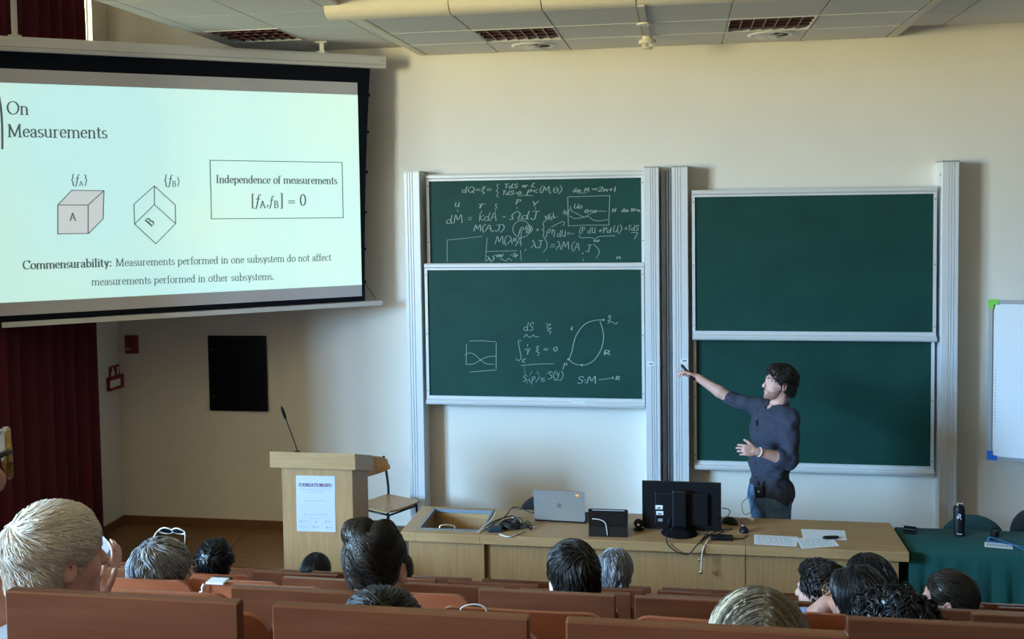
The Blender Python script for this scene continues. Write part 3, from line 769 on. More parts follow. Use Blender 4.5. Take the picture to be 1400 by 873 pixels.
fit_text(q, SERIF, ',ƒ', scr, (364, 281), (374, 281), .13, .065, w0=W0)
fit_text(q, SERIF, 'B', scr, (374, 284), (381, 284), .16, .08, w0=W0)
fit_text(q, SERIF, '] = 0', scr, (382, 281), (419, 281), .13, .065, w0=W0)
draw(q, scr, [(287, 219), (467.5, 222)], .0075, False, w0=W0); draw(q, scr, [(467.5, 222), (469, 297.5)], .0075, False, w0=W0); draw(q, scr, [(469, 297.5), (289, 299)], .0075, False, w0=W0); draw(q, scr, [(289, 299), (287, 219)], .0075, False, w0=W0)
q.build('slide_formula_box', M['slide_ink'], slide); q = MB()
fit_text(q, SERIF, 'Commensurability:', scr, (31, 368), (153, 364), .19, .07, w0=W0)
q.build('slide_caption_heading', M['slide_ink'], slide); q = MB()
fit_text(q, SERIF, 'Measurements performed in one subsystem do not affect', scr, (158, 363.8), (453, 356), .125, .065, w0=W0)
q.build('slide_caption', M['slide_ink'], slide); q = MB()
fit_text(q, SERIF, 'measurements performed in other subsystems.', scr, (125, 390), (375, 382), .125, .065, w0=W0)
q.build('slide_caption', M['slide_ink'], slide); q = MB()
for x0, x1, s in ((97, 120, 'A'), (224, 246, 'B')):
    yb = 251 if s == 'A' else 252
    fit_text(q, SERIF, '{ƒ', scr, (x0, yb), (x0+12, yb), .13, .06, w0=W0)
    fit_text(q, SERIF, s, scr, (x0+11, yb+3), (x0+17, yb+3), .16, .08, w0=W0)
    fit_text(q, SERIF, '}', scr, (x0+18, yb), (x1, yb), .13, .06, w0=W0)
fit_text(q, SERIF, 'A', scr, (95, 301), (104, 301), .17, .08, w0=W0+.001)
a0 = scr.hit(204, 303); a1 = scr.hit(213, 311)
write(q, SERIF, 'B', scr, scr.hit(206, 310), unit(scr.hit(213, 303)-scr.hit(206, 310)), .065, .012, .005, w0=W0+.001)
LW = .0075
for P in ([(79, 280), (79, 319.5), (120.5, 319), (120.5, 280), (79, 280), (98, 260), (142, 260.5), (120.5, 280)], [(142, 260.5), (141, 299), (121, 319)],
          [(211, 254), (183, 279), (184, 306), (213, 333), (240, 305.5), (239.5, 280), (211, 254), (211, 279.5), (184, 306)], [(211, 279.5), (240, 305.5)]):
    for a, c in zip(P[:-1], P[1:]): draw(q, scr, [a, c], LW, False, w0=W0)
q.build('slide_cube_drawing', M['slide_ink'], slide)
q = MB(); poly_on(q, scr, [(79, 280), (79, 319.5), (120.5, 319), (120.5, 280)], .0036, .0003)
poly_on(q, scr, [(79, 280), (98, 260), (142, 260.5), (120.5, 280)], .0036, .0003); poly_on(q, scr, [(142, 260.5), (141, 299), (121, 319), (120.5, 280)], .0036, .0003)
q.build('slide_cube_fill', M['slide_grey'], slide)
q = MB()
draw(q, scr, [(-2, 128), (1.5, 150), (3, 175), (3.2, 203)], .016, True, w0=W0); q.build('slide_swoosh', M['slide_ink'], slide)
q = MB(); q.prism([(.018, barb), (.018, bart), (-.018, bart), (-.018, barb)], (u0+.05, scr.hit(522, 412)[0]), lambda w, v, e: scr.p(e, v, w)); q.build('bottom_bar', M['housing'], t)
q = MB()
for px, py in ((505, 130), (503.5, 180), (502, 235), (500.5, 290), (499.6, 340), (499.5, 385)):
    u, v = scr.hit(px-2, py); MB().box(-.012, .012, -.004, .004, -.012, .012, o=scr.p(u+.008, v, -.002)).build('tension_tab', M['scr_black'], t)
P = [scr.p(*scr.hit(499, 386), -.004)]+[scr.p(*scr.hit(514, 409), -.004)]
q.tube(P, .0025, 6); q.build('tension_cord', M['scr_black'], t)
for uu, px in ((scr.hit(441, 68)[0], 0), (scr.hit(20, 44)[0], 1)):
    q = MB(); top = ZS if px == 0 else ZT
    bpnt = scr.p(uu, vt, -.015)
    q.box(-.018, .018, -.012, .012, 0, top-bpnt[2]-0.001 if px == 0 else ZT-bpnt[2]-.001, o=bpnt, R=None)
    q.box(-.035, .035, -.03, .03, 0, .02, o=bpnt)
    if px == 0: q.box(-.05, .05, -.03, .03, top-bpnt[2]-.012, top-bpnt[2]-.001, o=bpnt)
    q.build('hanger', M['white_plastic'], t)

# ================================================================ SLIDING BLACKBOARDS
YC = D-.20
ZC = 3.27
def column(x0, x1, flip, lab, sticker=None):
    t = thing('blackboard_column', lab, 'blackboard column', ((x0+x1)/2, YC, 0), group='aluminium columns of the sliding blackboards')
    w = x1-x0; pf = [(0, 0)]
    ribs = [.02, .20, .27, .40, .47, .58, .62]
    pts = [(0, .004), (.02, 0), (.20, 0), (.21, .007), (.26, .007), (.27, 0), (.36, 0), (.37, .007), (.42, .007), (.43, 0), (.52, 0), (.53, .007), (.57, .007), (.58, 0), (.97, 0), (1, .004)]
    if flip: pts = [(1-a, b) for a, b in pts][::-1]
    poly = [(x0+a*w, YC+b) for a, b in pts]+[(x1, D), (x0, D)]
    MB().prism(poly, (0, ZC), lambda u, v, e: (u, v, e)).build('rail_profile', M['alu'], t)
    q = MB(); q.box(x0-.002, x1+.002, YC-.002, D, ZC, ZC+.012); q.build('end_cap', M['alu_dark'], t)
    q = MB()
    for xx in ((x1+.0005,) if not flip else (x0-.0005,)):
        q.lathe([(.008, -.002), (.008, .002), (.0001, .003)], (xx, YC+.05, ZC-.10), axis='x', n=10)
    q.build('screw', M['screw'], t)
    if sticker:
        a = at_y(*sticker, YC-.0004)
        lb = MB().box(a[0]-.03, a[0]+.03, YC-.0016, YC-.0004, a[2]-.018, a[2]+.018).build('label', M['paper_label'], t)
        q = MB()
        for k in (-1, 0, 1): q.box(a[0]+k*.011-.004, a[0]+k*.011+.004, YC-.0022, YC-.0016, a[2]-.006, a[2]+.006)
        q.build('label_print', M['ink'], lb)
    return t
column(-2.375, -2.235, False, 'ribbed aluminium column at the left end of the written blackboards')
column(-.300, -.180, True, 'ribbed aluminium column just right of the written blackboards', (890, 497))
column(-.072, .060, False, 'ribbed aluminium column at the left end of the clean blackboards', (936, 493))
column(2.060, 2.190, True, 'ribbed aluminium column at the right end of the clean blackboards')
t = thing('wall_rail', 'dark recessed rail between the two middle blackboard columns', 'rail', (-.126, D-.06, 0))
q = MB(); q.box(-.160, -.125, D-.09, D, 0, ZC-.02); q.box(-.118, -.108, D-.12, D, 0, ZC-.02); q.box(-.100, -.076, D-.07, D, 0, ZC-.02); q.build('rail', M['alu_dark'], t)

def board(x0, x1, z0, z1, y, lab, tray=True, top_strip=True):
    """aluminium framed sliding board; y = front of its writing surface"""
    t = thing('sliding_blackboard', lab, 'blackboard', ((x0+x1)/2, y, z0), group='sliding blackboards')
    f = .024
    MB().box(x0+f, x1-f, y, y+.018, z0+.075, z1-.058).build('writing_surface', M['board'], t)
    q = MB(); yf = y-.012
    q.box(x0, x0+f, yf, y+.03, z0+.02, z1-.02); q.box(x1-f, x1, yf, y+.03, z0+.02, z1-.02)
    q.box(x0+f, x1-f, yf, y+.03, z0+.055, z0+.075); q.box(x0+f, x1-f, yf, y+.03, z1-.058, z1-.04)
    q.build('frame', M['alu_h'], t)
    q = MB()
    q.prism([(yf-.006, z1-.04), (yf-.014, z1-.030), (yf-.014, z1-.012), (yf-.004, z1), (y+.03, z1), (y+.03, z1-.04)], (x0, x1), lambda u, v, e: (e, u, v)); q.build('top_rail', M['alu_h'], t)
    q = MB()
    q.prism([(y+.03, z0+.055), (yf-.004, z0+.055), (yf-.010, z0+.046), (yf-.028, z0+.040), (yf-.036, z0+.028), (yf-.034, z0+.010), (yf-.020, z0), (y+.03, z0)], (x0, x1), lambda u, v, e: (e, u, v)); q.build('chalk_tray', M['alu_h'], t)
    for x in (x0+f/2, x1-f/2):
        for z in (z1-.10, (z0+z1)/2, z0+.12):
            MB().lathe([(.005, yf+.001), (.005, yf-.002), (.0001, yf-.003)], (x, 0, z), axis='y', n=8).build('screw', M['screw'], t)
    return t
BUL = board(-2.198, -.305, 2.07, 3.250, D-.10, 'upper left green blackboard densely covered with chalk formulas')
BLL = board(-2.212, -.308, 1.240, 2.476, D-.16, 'lower left green blackboard with a loop drawing and few chalk formulas')
BUR = board(.092, 2.030, 1.826, 3.078, D-.16, 'clean green blackboard, the upper one on the right')
BLR = board(.100, 2.034, .712, 1.95, D-.10, 'clean green blackboard behind the speaker, the lower one on the right')
# ---------------------------------------------------------------- chalk writing
PU = Plane((0, D-.10, 0), (1, 0, 0), (0, 0, 1)); PL = Plane((0, D-.16, 0), (1, 0, 0), (0, 0, 1))
CW = .0050
class Chalk:
    def __init__(s, pl, ox, oy, sc, box): s.pl, s.o, s.sc, s.q, s.box = pl, (ox, oy), sc, MB(), box
    def px(s, p): return (s.o[0]+p[0]/s.sc, s.o[1]+p[1]/s.sc)
    def t(s, text, x0, x1, yb, h, y1=None, w=CW):
        a = s.pl.hit(*s.px((x0, yb))); b = s.pl.hit(*s.px((x1, yb if y1 is None else y1)))
        size = h/s.sc/165.0; wd = np.linalg.norm(b-a); adv = advance(HAND, text)*size
        write(s.q, HAND, text, s.pl, a, (b-a)/wd, size, w, w*.8, .0005, 0.0003, slant=.12, jit=.018, xs=wd/adv)
    def l(s, *pts, w=CW, sm=True): draw(s.q, s.pl, [s.px(p) for p in pts], w, sm, .0003, .0005)
    def build(s, name, m, par): return s.q.build(name, m, par)
k = Chalk(PU, 600, 240, 4.828, None)
k.t('dQ=ξ=', 152, 350, 112, 42); k.l((398, 55), (384, 62), (390, 88), (378, 98), (392, 112), (382, 132), (395, 140)); k.t('TdS', 428, 520, 82, 30); k.t('or L', 548, 632, 76, 28)
k.t('TdS-Θ', 415, 545, 126, 28); k.t('ρ<', 578, 655, 112, 36); k.t('(M,Θ)', 662, 812, 112, 44); k.l((525, 134), (570, 130), (618, 132))
k.t('dim M', 885, 990, 108, 30); k.t('=2n+1', 1005, 1168, 104, 32); k.l((915, 116), (975, 114), w=.004)
for P in ([(850, 140), (990, 136), (1128, 131)], [(1128, 131), (1122, 326)], [(1122, 326), (990, 326), (856, 331)], [(850, 140), (855, 331)]): k.l(*P, sm=False, w=.005)
k.l((862, 222), (900, 245), (960, 272), (1000, 250), (1050, 234), (1108, 235), w=.005); k.l((862, 265), (900, 282), (950, 276), (985, 270), (1020, 292), (1065, 298), (1120, 288), w=.005)
k.t('U0', 890, 945, 216, 30); k.t('Θ=0', 960, 1040, 244, 26); k.t('N', 1142, 1170, 240, 26); k.t('dim N=n', 1205, 1328, 238, 26); k.t('A0)', 818, 858, 256, 32); k.l((868, 200), (872, 222))
for c, x0, x1, yb, h in (('U', 104, 136, 206, 30), ('T', 250, 298, 214, 28), ('S', 366, 386, 218, 34), ('P', 505, 540, 188, 32), ('V', 614, 650, 200, 32)): k.t(c, x0, x1, yb, h)
for x, y in ((122, 222), (282, 228), (372, 226), (515, 206), (637, 208)): k.l((x, y), (x+2, y+14), w=.004)
k.t('dM', 48, 160, 318, 58, 308); k.t('=', 190, 218, 306, 50); k.t('kdA', 262, 384, 296, 56); k.t('-', 415, 440, 288, 40); k.t('ΩdJ', 466, 654, 288, 56)
k.t('M(A,J)', 225, 432, 366, 44)
k.l(*[(545+56*math.cos(a), 352+56*math.sin(a)) for a in np.linspace(0, 2*math.pi, 16)], w=.005); k.t('ρ', 520, 560, 372, 54); k.l((543, 372), (545, 415))
k.l(*[(592+(4+.9*i)*math.cos(i*.55), 351+(4+.9*i)*math.sin(i*.55)) for i in range(28)], w=.006)
k.t('+', 638, 660, 372, 36); k.l((700, 298), (688, 315), (694, 345), (682, 356), (694, 368), (688, 398), (702, 410)); k.t('ρη', 706, 768, 384, 56); k.t('N(d..', 706, 790, 300, 36, 268)
k.l((742, 340), (790, 314), (822, 302), (828, 316), (818, 328)); k.t('dU=-', 780, 892, 402, 44); k.t('(P dU', 924, 1035, 380, 40); k.t('+Pd', 1050, 1140, 376, 34); k.t('U)', 1148, 1206, 374, 46)
k.l((925, 395), (940, 410), (1000, 408), (1034, 418), (1050, 404), (1100, 398), (1162, 397)); k.t('+TdS', 1222, 1318, 362, 36); k.l((1268, 376), (1310, 377), (1290, 416)); k.t('ω', 1020, 1058, 436, 24)
k.t('M(λ', 370, 490, 452, 56); k.t('1/2', 488, 512, 432, 22); k.t('A', 505, 550, 462, 52); k.t(',', 566, 582, 488, 40); k.t('λJ', 604, 680, 476, 50); k.l((696, 415), (712, 440), (712, 475), (690, 505)); k.t('=λM', 728, 862, 486, 54); k.t('(A', 872, 932, 492, 54); k.t(',', 944, 960, 512, 34); k.t('J', 968, 1004, 502, 46); k.l((1022, 452), (1050, 480), (1058, 510), (1038, 545))
for P in ([(55, 566), (54, 495), (55, 424)], [(55, 424), (130, 418), (285, 400)], [(308, 565), (318, 410)], [(312, 500), (515, 496)], [(538, 492), (545, 562)]): k.l(*P, sm=False, w=.0045)
k.t('λ)', 310, 365, 562, 30); k.t('-πW', 358, 424, 536, 24); k.t('-2p', 470, 522, 532, 22); k.l((405, 545), (440, 562), (460, 545), (480, 562), w=.005); k.l((714, 552), (716, 562), w=.004); k.l((950, 548), (954, 562), w=.004); k.t('n', 1172, 1200, 548, 26)
k.build('chalk_writing', M['chalk'], BUL)
k = Chalk(PL, 620, 420, 5.185, None)
for P in ([(112, 238), (200, 236), (300, 243)], [(92, 260), (90, 395)], [(303, 250), (302, 435)], [(118, 458), (210, 450), (300, 443)]): k.l(*P, sm=False, w=.0048)
k.l((80, 338), (115, 322), (150, 335), (190, 370), (230, 398), (290, 402), w=.005); k.l((85, 402), (130, 403), (160, 392), (195, 370), (240, 350), (302, 345), w=.005)
k.t('dS', 498, 568, 166, 62); k.l((655, 118), (690, 120), (665, 135), (668, 148), (694, 146), (665, 165), (690, 172), (682, 190)); k.l((500, 215), (515, 190), (528, 205), (548, 212), (565, 195), (580, 208), (604, 206))
k.l((480, 236), (460, 238), (466, 280), (476, 330), (478, 362), (460, 376), (443, 365)); k.t('C', 484, 512, 390, 32); k.l((524, 262), (526, 276)); k.l((504, 297), (546, 294)); k.t('T', 512, 540, 332, 28)
k.l((585, 278), (606, 276), (588, 292), (604, 300), (584, 312), (608, 322), (596, 342)); k.t('=', 634, 672, 316, 40); k.t('0', 706, 738, 310, 46)
k.l((480, 412), (580, 402), (710, 398)); k.t('S', 490, 520, 524, 44); k.t('(p)', 530, 606, 520, 62); k.t('≤', 618, 650, 522, 40); k.t('S(q)', 668, 778, 508, 56)
k.l((820, 368), (840, 310), (855, 240), (880, 180), (930, 120), (1000, 92), (1065, 88), w=.0062); k.l((1040, 100), (1060, 170), (1063, 225), (1045, 300), (1000, 370), (950, 402), (900, 408), (850, 395), (820, 370), w=.0062)
for c in ((815, 368), (1063, 88), (910, 408)): k.l(*[(c[0]+5*math.cos(a), c[1]+5*math.sin(a)) for a in np.linspace(0, 6.3, 9)], w=.008)
k.t('q', 1092, 1118, 92, 40); k.l((1092, 112), (1122, 102), (1150, 118), (1163, 106)); k.t('p', 776, 806, 418, 46); k.t('R', 1058, 1112, 336, 34); k.t('i', 828, 846, 160, 36)
k.t('S:M', 876, 1012, 538, 52); k.l((1030, 512), (1080, 506), (1134, 498)); k.l((1124, 490), (1136, 498), (1126, 508)); k.t('R', 1144, 1182, 512, 26)
k.build('chalk_writing', M['chalk'], BLL)
k = Chalk(PL, 620, 420, 5.185, None); k.l((502, 418), (504, 450), (507, 476), w=.012); k.l((520, 540), (545, 470), w=.014); k.l((600, 470), (625, 520), w=.012); k.l((660, 470), (680, 450), w=.012)
k.build('chalk_smudge', M['chalk_faint'], BLL)
# piece of chalk in the left tray
a = at_y(790, 552, D-.16-.03)
tag(MB().tube([(a[0]-.05, D-.194, 1.284), (a[0]+.06, D-.194, 1.284)], .006, 8).build('chalk_stick', M['paper']), 'thin white chalk stick lying in the tray of the lower left blackboard', 'chalk')

# ================================================================ WALL ITEMS
a, b = at_y(286, 458, D), at_y(367.5, 561.5, D)
t = thing('notice_board', 'black glossy panel hanging on the left of the front wall', 'wall panel', ((a[0]+b[0])/2, D, b[2]))
MB().box(a[0], b[0], D-.035, D, b[2], a[2], .004).build('panel', M['blackgloss'], t)
q = MB()
for z in (.82, .19): q.lathe([(.009, D-.035), (.009, D-.041), (.0001, D-.042)], (a[0]+.045, 0, b[2]+z*(a[2]-b[2])), axis='y', n=10)
q.build('fixing_screw', M['chrome'], t)
a = at_y(182, 470, D)
t = thing('alarm_sounder', 'small dark red box on the front wall above the red fire signs', 'alarm box', (a[0], D, a[2]))
MB().box(a[0]-.058, a[0]+.058, D-.05, D, a[2]-.085, a[2]+.085, .006).build('case', M['red_sign'], t)
q = MB(); q.box(a[0]-.045, a[0]-.012, D-.053, D-.05, a[2]-.05, a[2]-.03); q.box(a[0]-.005, a[0]+.015, D-.053, D-.05, a[2]-.05, a[2]-.035); q.build('print', M['inkgrey'], t)
c = at_x(156, 508, XL)
t = thing('fire_sign', 'square red fire sign with white bell symbol on the left side wall', 'sign', c)
hw = .12; hh = .062
MB().box(XL, XL+.006, c[1]-hw+.03, c[1]+hw, c[2]-hh, c[2]+hh).build('plate', M['red_sign'], t)
q = MB(); q.box(XL+.006, XL+.007, c[1]-.06, c[1]-.0, c[2]-.045, c[2]+.01); q.box(XL+.006, XL+.007, c[1]-.04, c[1]-.02, c[2]+.01, c[2]+.045); q.box(XL+.006, XL+.007, c[1]+.04, c[1]+.07, c[2]-.05, c[2]+.04); q.build('pictogram', M['white_sign'], t)
c = at_x(156, 521.5, XL)
t = thing('fire_call_point', 'red fire call point with white centre below the red sign', 'call point', c)
MB().box(XL, XL+.045, c[1]-.13, c[1]+.115, c[2]-.068, c[2]+.062, .008).build('case', M['red_sign'], t)
MB().box(XL+.045, XL+.047, c[1]-.14, c[1]+.03, c[2]-.035, c[2]+.03).build('press_panel', M['white_sign'], t)
# power outlet strip low on the front wall, and a socket by the right column
a, b = at_y(858, 699, D), at_y(880, 712, D)
t = thing('power_outlet', 'white socket box on the wall behind the black monitor', 'power outlet', ((a[0]+b[0])/2, D, b[2]))
MB().box(a[0]-.1, b[0]+.02, D-.05, D, b[2]-.02, a[2]-.004, .005).build('box', M['white_plastic'], t)
q = MB()
for k in range(3): q.lathe([(.018, D-.05), (.018, D-.052), (.0001, D-.0505)], (a[0]+.0+k*.06, 0, (a[2]+b[2])/2-.01), axis='y', n=14)
q.build('socket', M['inkgrey'], t)
a = at_y(1313, 567, D)
t = thing('wall_switch', 'small cream switch plate on the wall right of the blackboards', 'switch', (a[0], D, a[2]))
MB().box(a[0]-.035, a[0]+.035, D-.012, D, a[2]-.04, a[2]+.04, .004).build('plate', M['cream_plastic'], t)
MB().box(a[0]-.016, a[0]+.016, D-.017, D-.012, a[2]-.024, a[2]+.024, .002).build('rocker', M['cream_plastic'], t)

# whiteboard at the right edge, turned towards the hall
wo = at_y(1350, 617, 8.52); wa = np.array([.956, -.292, 0])
wp = Plane(wo, wa, (0, 0, 1))
c0 = wp.hit(1351, 627); c1 = wp.hit(1352, 409.5)
wz0, wz1 = c0[1], c1[1]; Wd = 1.5
t = thing('whiteboard', 'whiteboard with a grey frame and coloured corners at the right edge', 'whiteboard', wo)
def wbox(q, u0, u1, v0, v1, w0, w1): q.prism([(u0, v0), (u1, v0), (u1, v1), (u0, v1)], (w0, w1), lambda u, v, e: wp.p(u, v, e))
ul = min(c0[0], c1[0])
q = MB(); wbox(q, ul+.02, ul+Wd-.02, wz0+.02, wz1-.02, -.012, 0); q.build('surface', M['wboard'], t)
q = MB(); f = .028
for (u0, u1, v0, v1) in ((ul, ul+f, wz0+.07, wz1-.07), (ul+Wd-f, ul+Wd, wz0+.07, wz1-.07), (ul+.07, ul+Wd-.07, wz0, wz0+f), (ul+.07, ul+Wd-.07, wz1-f, wz1)): wbox(q, u0, u1, v0, v1, -.014, .012)
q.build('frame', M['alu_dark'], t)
for nm, mm, vv in (('corner_cap', 'green_plastic', wz1), ('corner_cap', 'blue_plastic', wz0)):
    for uu, sg in ((ul, 1), (ul+Wd, -1)):
        q = MB(); sv = -1 if vv == wz1 else 1
        wbox(q, uu-.004*sg, uu+.07*sg, vv-.004*sv, vv+.034*sv, -.016, .016); wbox(q, uu-.004*sg, uu+.034*sg, vv+.034*sv, vv+.07*sv, -.016, .016)
        q.build(nm, M[mm], t, label='green corner cap' if mm == 'green_plastic' else 'blue corner cap')
q = MB()
for k in range(18):
    v = wz0+(wz1-wz0)*(.22+.34*k/17); q.lathe([(.006, 0), (.006, .0015), (.0001, .002)], wp.p(ul+.055, v, 0), axis='y', n=8)
q.build('dot_marks', M['inkgrey'], t)
q = MB()
for u in (ul+.25, ul+1.2):
    for v in (wz0+.3, wz1-.3):
        p0 = wp.p(u, v, -.012); q.tube([p0, (p0[0], D, p0[2])], .012, 8)
q.build('wall_bracket', M['alu_dark'], t)
# ================================================================ LECTERN, CHAIR
LX0, LX1, LYF = -2.985, -2.335, 6.975
t = thing('lectern', 'light oak lectern with a sloping top and a poster on its front', 'lectern', ((LX0+LX1)/2, LYF+.25, 0))
th = .118; dp = .43; dr = .118
q = MB(); q.prism([(LYF, 1.2), (LYF, 1.2-th), (LYF+dp, 1.2-th-dr), (LYF+dp, 1.2-dr)], (LX0, LX1), lambda u, v, e: (e, u, v)); q.build('top', M['oak_top'], t)
bx0, bx1, by0, by1 = LX0+.075, LX1-.035, LYF+.035, LYF+.40
MB().box(bx0, bx1, by0, by0+.02, .06, 1.075).build('front_panel', M['oak'], t)
q = MB()
for x in (bx0, bx1-.02): q.prism([(by0+.02, .0), (by1, .0), (by1, .975), (by0+.02, 1.074)], (x, x+.02), lambda u, v, e: (e, u, v))
q.build('side_panel', M['oak'], t)
MB().box(bx0+.02, bx1-.02, by0+.02, by1-.01, .55, .57).build('shelf', M['oak_in'], t)
MB().box(bx0, bx1, by0+.02, by0+.04, 0, .06).build('plinth', M['oak_in'], t)
# poster
PO = Plane((0, by0-.001, 0), (1, 0, 0), (0, 0, 1))
c = [PO.hit(*p) for p in ((406, 725.5), (459, 727), (457.5, 650.5), (404.5, 649.5))]
pt = thing('poster', 'white conference poster taped to the front of the lectern', 'poster', PO.p(*(sum(c)/4)))
q = MB(); q.prism([tuple(x) for x in c], (0, .001), lambda u, v, e: PO.p(u, v, e)); q.build('sheet', mat('poster_paper', (.56, .60, .76, 1), .8, noise=.08, nscale=5), pt)
M['poster_red'] = mat('poster_title_ink', (.10, .015, .04, 1), .8); M['poster_grey'] = mat('poster_grey_ink', (.38, .44, .56, 1), .8); M['poster_pale'] = mat('poster_pale_ink', (.56, .60, .74, 1), .8)
q = MB(); fit_text(q, SERIF, 'FOUNDATIONS2025', PO, (408.5, 664.5), (453.5, 665), .21, .10, w0=.0012); q.build('title', M['poster_red'], pt)
q = MB()
for x0, x1, y, n in ((410, 452, 668.5, 3), (418, 445, 672, 2), (416, 443, 684, 2), (415, 448, 703, 2), (424, 438, 708, 1)):
    for k in range(n*3):
        a = PO.hit(x0+(x1-x0)*(k+.08)/(n*3), y); b = PO.hit(x0+(x1-x0)*(k+.86)/(n*3), y)
        q.prism([(a[0], a[1]-.003), (b[0], b[1]-.003), (b[0], b[1]+.003), (a[0], a[1]+.003)], (.0012, .0018), lambda u, v, e: PO.p(u, v, e))
for i, (x, y) in enumerate(((411.5, 712), (432, 713), (446, 712.5), (412, 719.5), (429, 720), (447, 720.5))):
    a = PO.hit(x, y); r = .009
    if i in (1, 3): q.prism([(a[0]+r*math.cos(w), a[1]+r*math.sin(w)) for w in np.linspace(0, 6.283, 13)[:-1]], (.0012, .0018), lambda u, v, e: PO.p(u, v, e))
    else: q.prism([(a[0]-r, a[1]-r), (a[0]+r, a[1]-r), (a[0]+r, a[1]+r), (a[0]-r, a[1]+r)], (.0012, .0018), lambda u, v, e: PO.p(u, v, e))
    if i != 1:
        q.prism([(a[0]+.015, a[1]-.003), (a[0]+.042, a[1]-.003), (a[0]+.042, a[1]+.004), (a[0]+.015, a[1]+.004)], (.0012, .0018), lambda u, v, e: PO.p(u, v, e))
q.build('small_print', M['poster_grey'], pt)
q = MB()
for P in ([(406, 677), (412, 680), (417, 690), (414, 701), (406, 704)], [(408, 682), (413, 688), (412, 697), (407, 701)], [(405, 686), (416, 694), (422, 700)], [(447, 655), (453, 659), (456, 664)]): draw(q, PO, P, .006, True, .0012, .0005)
q.build('swirl_drawing', M['poster_pale'], pt)
# gooseneck microphone
m0 = at_y(406.5, 618, LYF+.10); m0[2] = 1.2-.118*.10/.43+.002
t = thing('gooseneck_microphone', 'thin black gooseneck microphone standing on the lectern', 'microphone', m0)
yv = LYF+.10
mid = [m0, at_y(403, 605, yv), at_y(397, 589, yv-.01), at_y(391, 573, yv-.03)]
MB().lathe([(.022, -.002), (.022, .008), (.008, .014), (.0001, .014)], m0, n=18).build('base', M['blackmetal'], t)
MB().tube(spline([m0+np.array([0, 0, .01])]+mid[1:], 6), .0045, 8).build('gooseneck', M['blackmetal'], t, smooth=True)
e0, e1 = mid[-1], at_y(384.5, 555, yv-.06)
MB().tube([e0+(e1-e0)*f for f in (0, .15, .5, .85, 1)], [.005, .010, .012, .009, .004], 12).build('capsule', M['black'], t, smooth=True)

# wooden chair beside the lectern
def wooden_chair(loc, rz):
    t = thing('wooden_chair', 'plywood chair with a black metal frame between lectern and desk', 'chair', loc, rz)
    k = dict(parent=t, local=True)
    q = MB(); n = 9                                   # seat, facing local -y
    V = []; Fc = []
    for zz in (0, .014):
        for i in range(n):
            for j in range(n):
                x = -.2+.4*i/(n-1); y = -.2+.4*j/(n-1)
                cr = 1-.10*((j/(n-1)-.5)*2)**4
                V.append((x*cr, y*(1-.06*(abs(x)/.2)**4), .445+zz+.012*((y+.2)/.4-.6)**2*2-.006*(1-(x/.2)**2)-.03*max(0, -y-.14)*2))
    N = n*n
    for i in range(n-1):
        for j in range(n-1):
            a = i*n+j; Fc += [(a, a+1, a+n+1, a+n), (N+a, N+a+n, N+a+n+1, N+a+1)]
    for i in range(n-1):
        for j0 in (0, n-1):
            a = i*n+j0; Fc.append((a, a+n, N+a+n, N+a)); a = j0*n+i; Fc.append((a, a+1, N+a+1, N+a))
    q.add(V, Fc); q.build('seat', M['ply'], smooth=True, auto=40, **k)
    q = MB(); V = []; Fc = []; m = 12; rows = 7
    for s in (0, 1):
        for i in range(m+1):
            x = -.205+.41*i/m
            for j in range(rows):
                f = j/(rows-1); hgt = .155*(1-.30*abs(x/.205)**3)
                z = .655+f*hgt+(.03*abs(x/.205)**3 if f < .5 else 0)
                V.append((x, .215+.05*(1-(x/.205)**2)+.04*f-.05+s*.012, z))
    N = (m+1)*rows
    for i in range(m):
        for j in range(rows-1):
            a = i*rows+j; Fc += [(a, a+1, a+rows+1, a+rows), (N+a, N+a+rows, N+a+rows+1, N+a+1)]
    for i in range(m):
        for j0 in (0, rows-1):
            a = i*rows+j0; Fc.append((a, a+rows, N+a+rows, N+a))
    for j in range(rows-1):
        for a in (j, m*rows+j): Fc.append((a, a+1, N+a+1, N+a))
    q.add(V, Fc); q.build('backrest', M['ply'], smooth=True, auto=40, **k)
    for sx in (-1, 1):
        MB().tube([(sx*.19, -.19, 0), (sx*.17, -.165, .43), ], .011, 10).build('leg', M['blackmetal'], smooth=True, **k)
        MB().tube(spline([(sx*.19, .22, 0), (sx*.18, .175, .43), (sx*.185, .19, .60), (sx*.19, .235, .79)], 5), .011, 10).build('leg', M['blackmetal'], smooth=True, **k)
    q = MB(); q.tube([(-.17, -.165, .425), (-.18, .175, .425)], .009, 8); q.tube([(.17, -.165, .425), (.18, .175, .425)], .009, 8); q.tube([(-.17, -.165, .42), (.17, -.165, .42)], .009, 8); q.tube([(-.18, .175, .42), (.18, .175, .42)], .009, 8)
    q.build('seat_frame', M['blackmetal'], smooth=True, **k)
    return t
cpos = at_z(530, 690, .445)
wooden_chair((cpos[0]+.0, cpos[1]+.02, 0), math.radians(62))

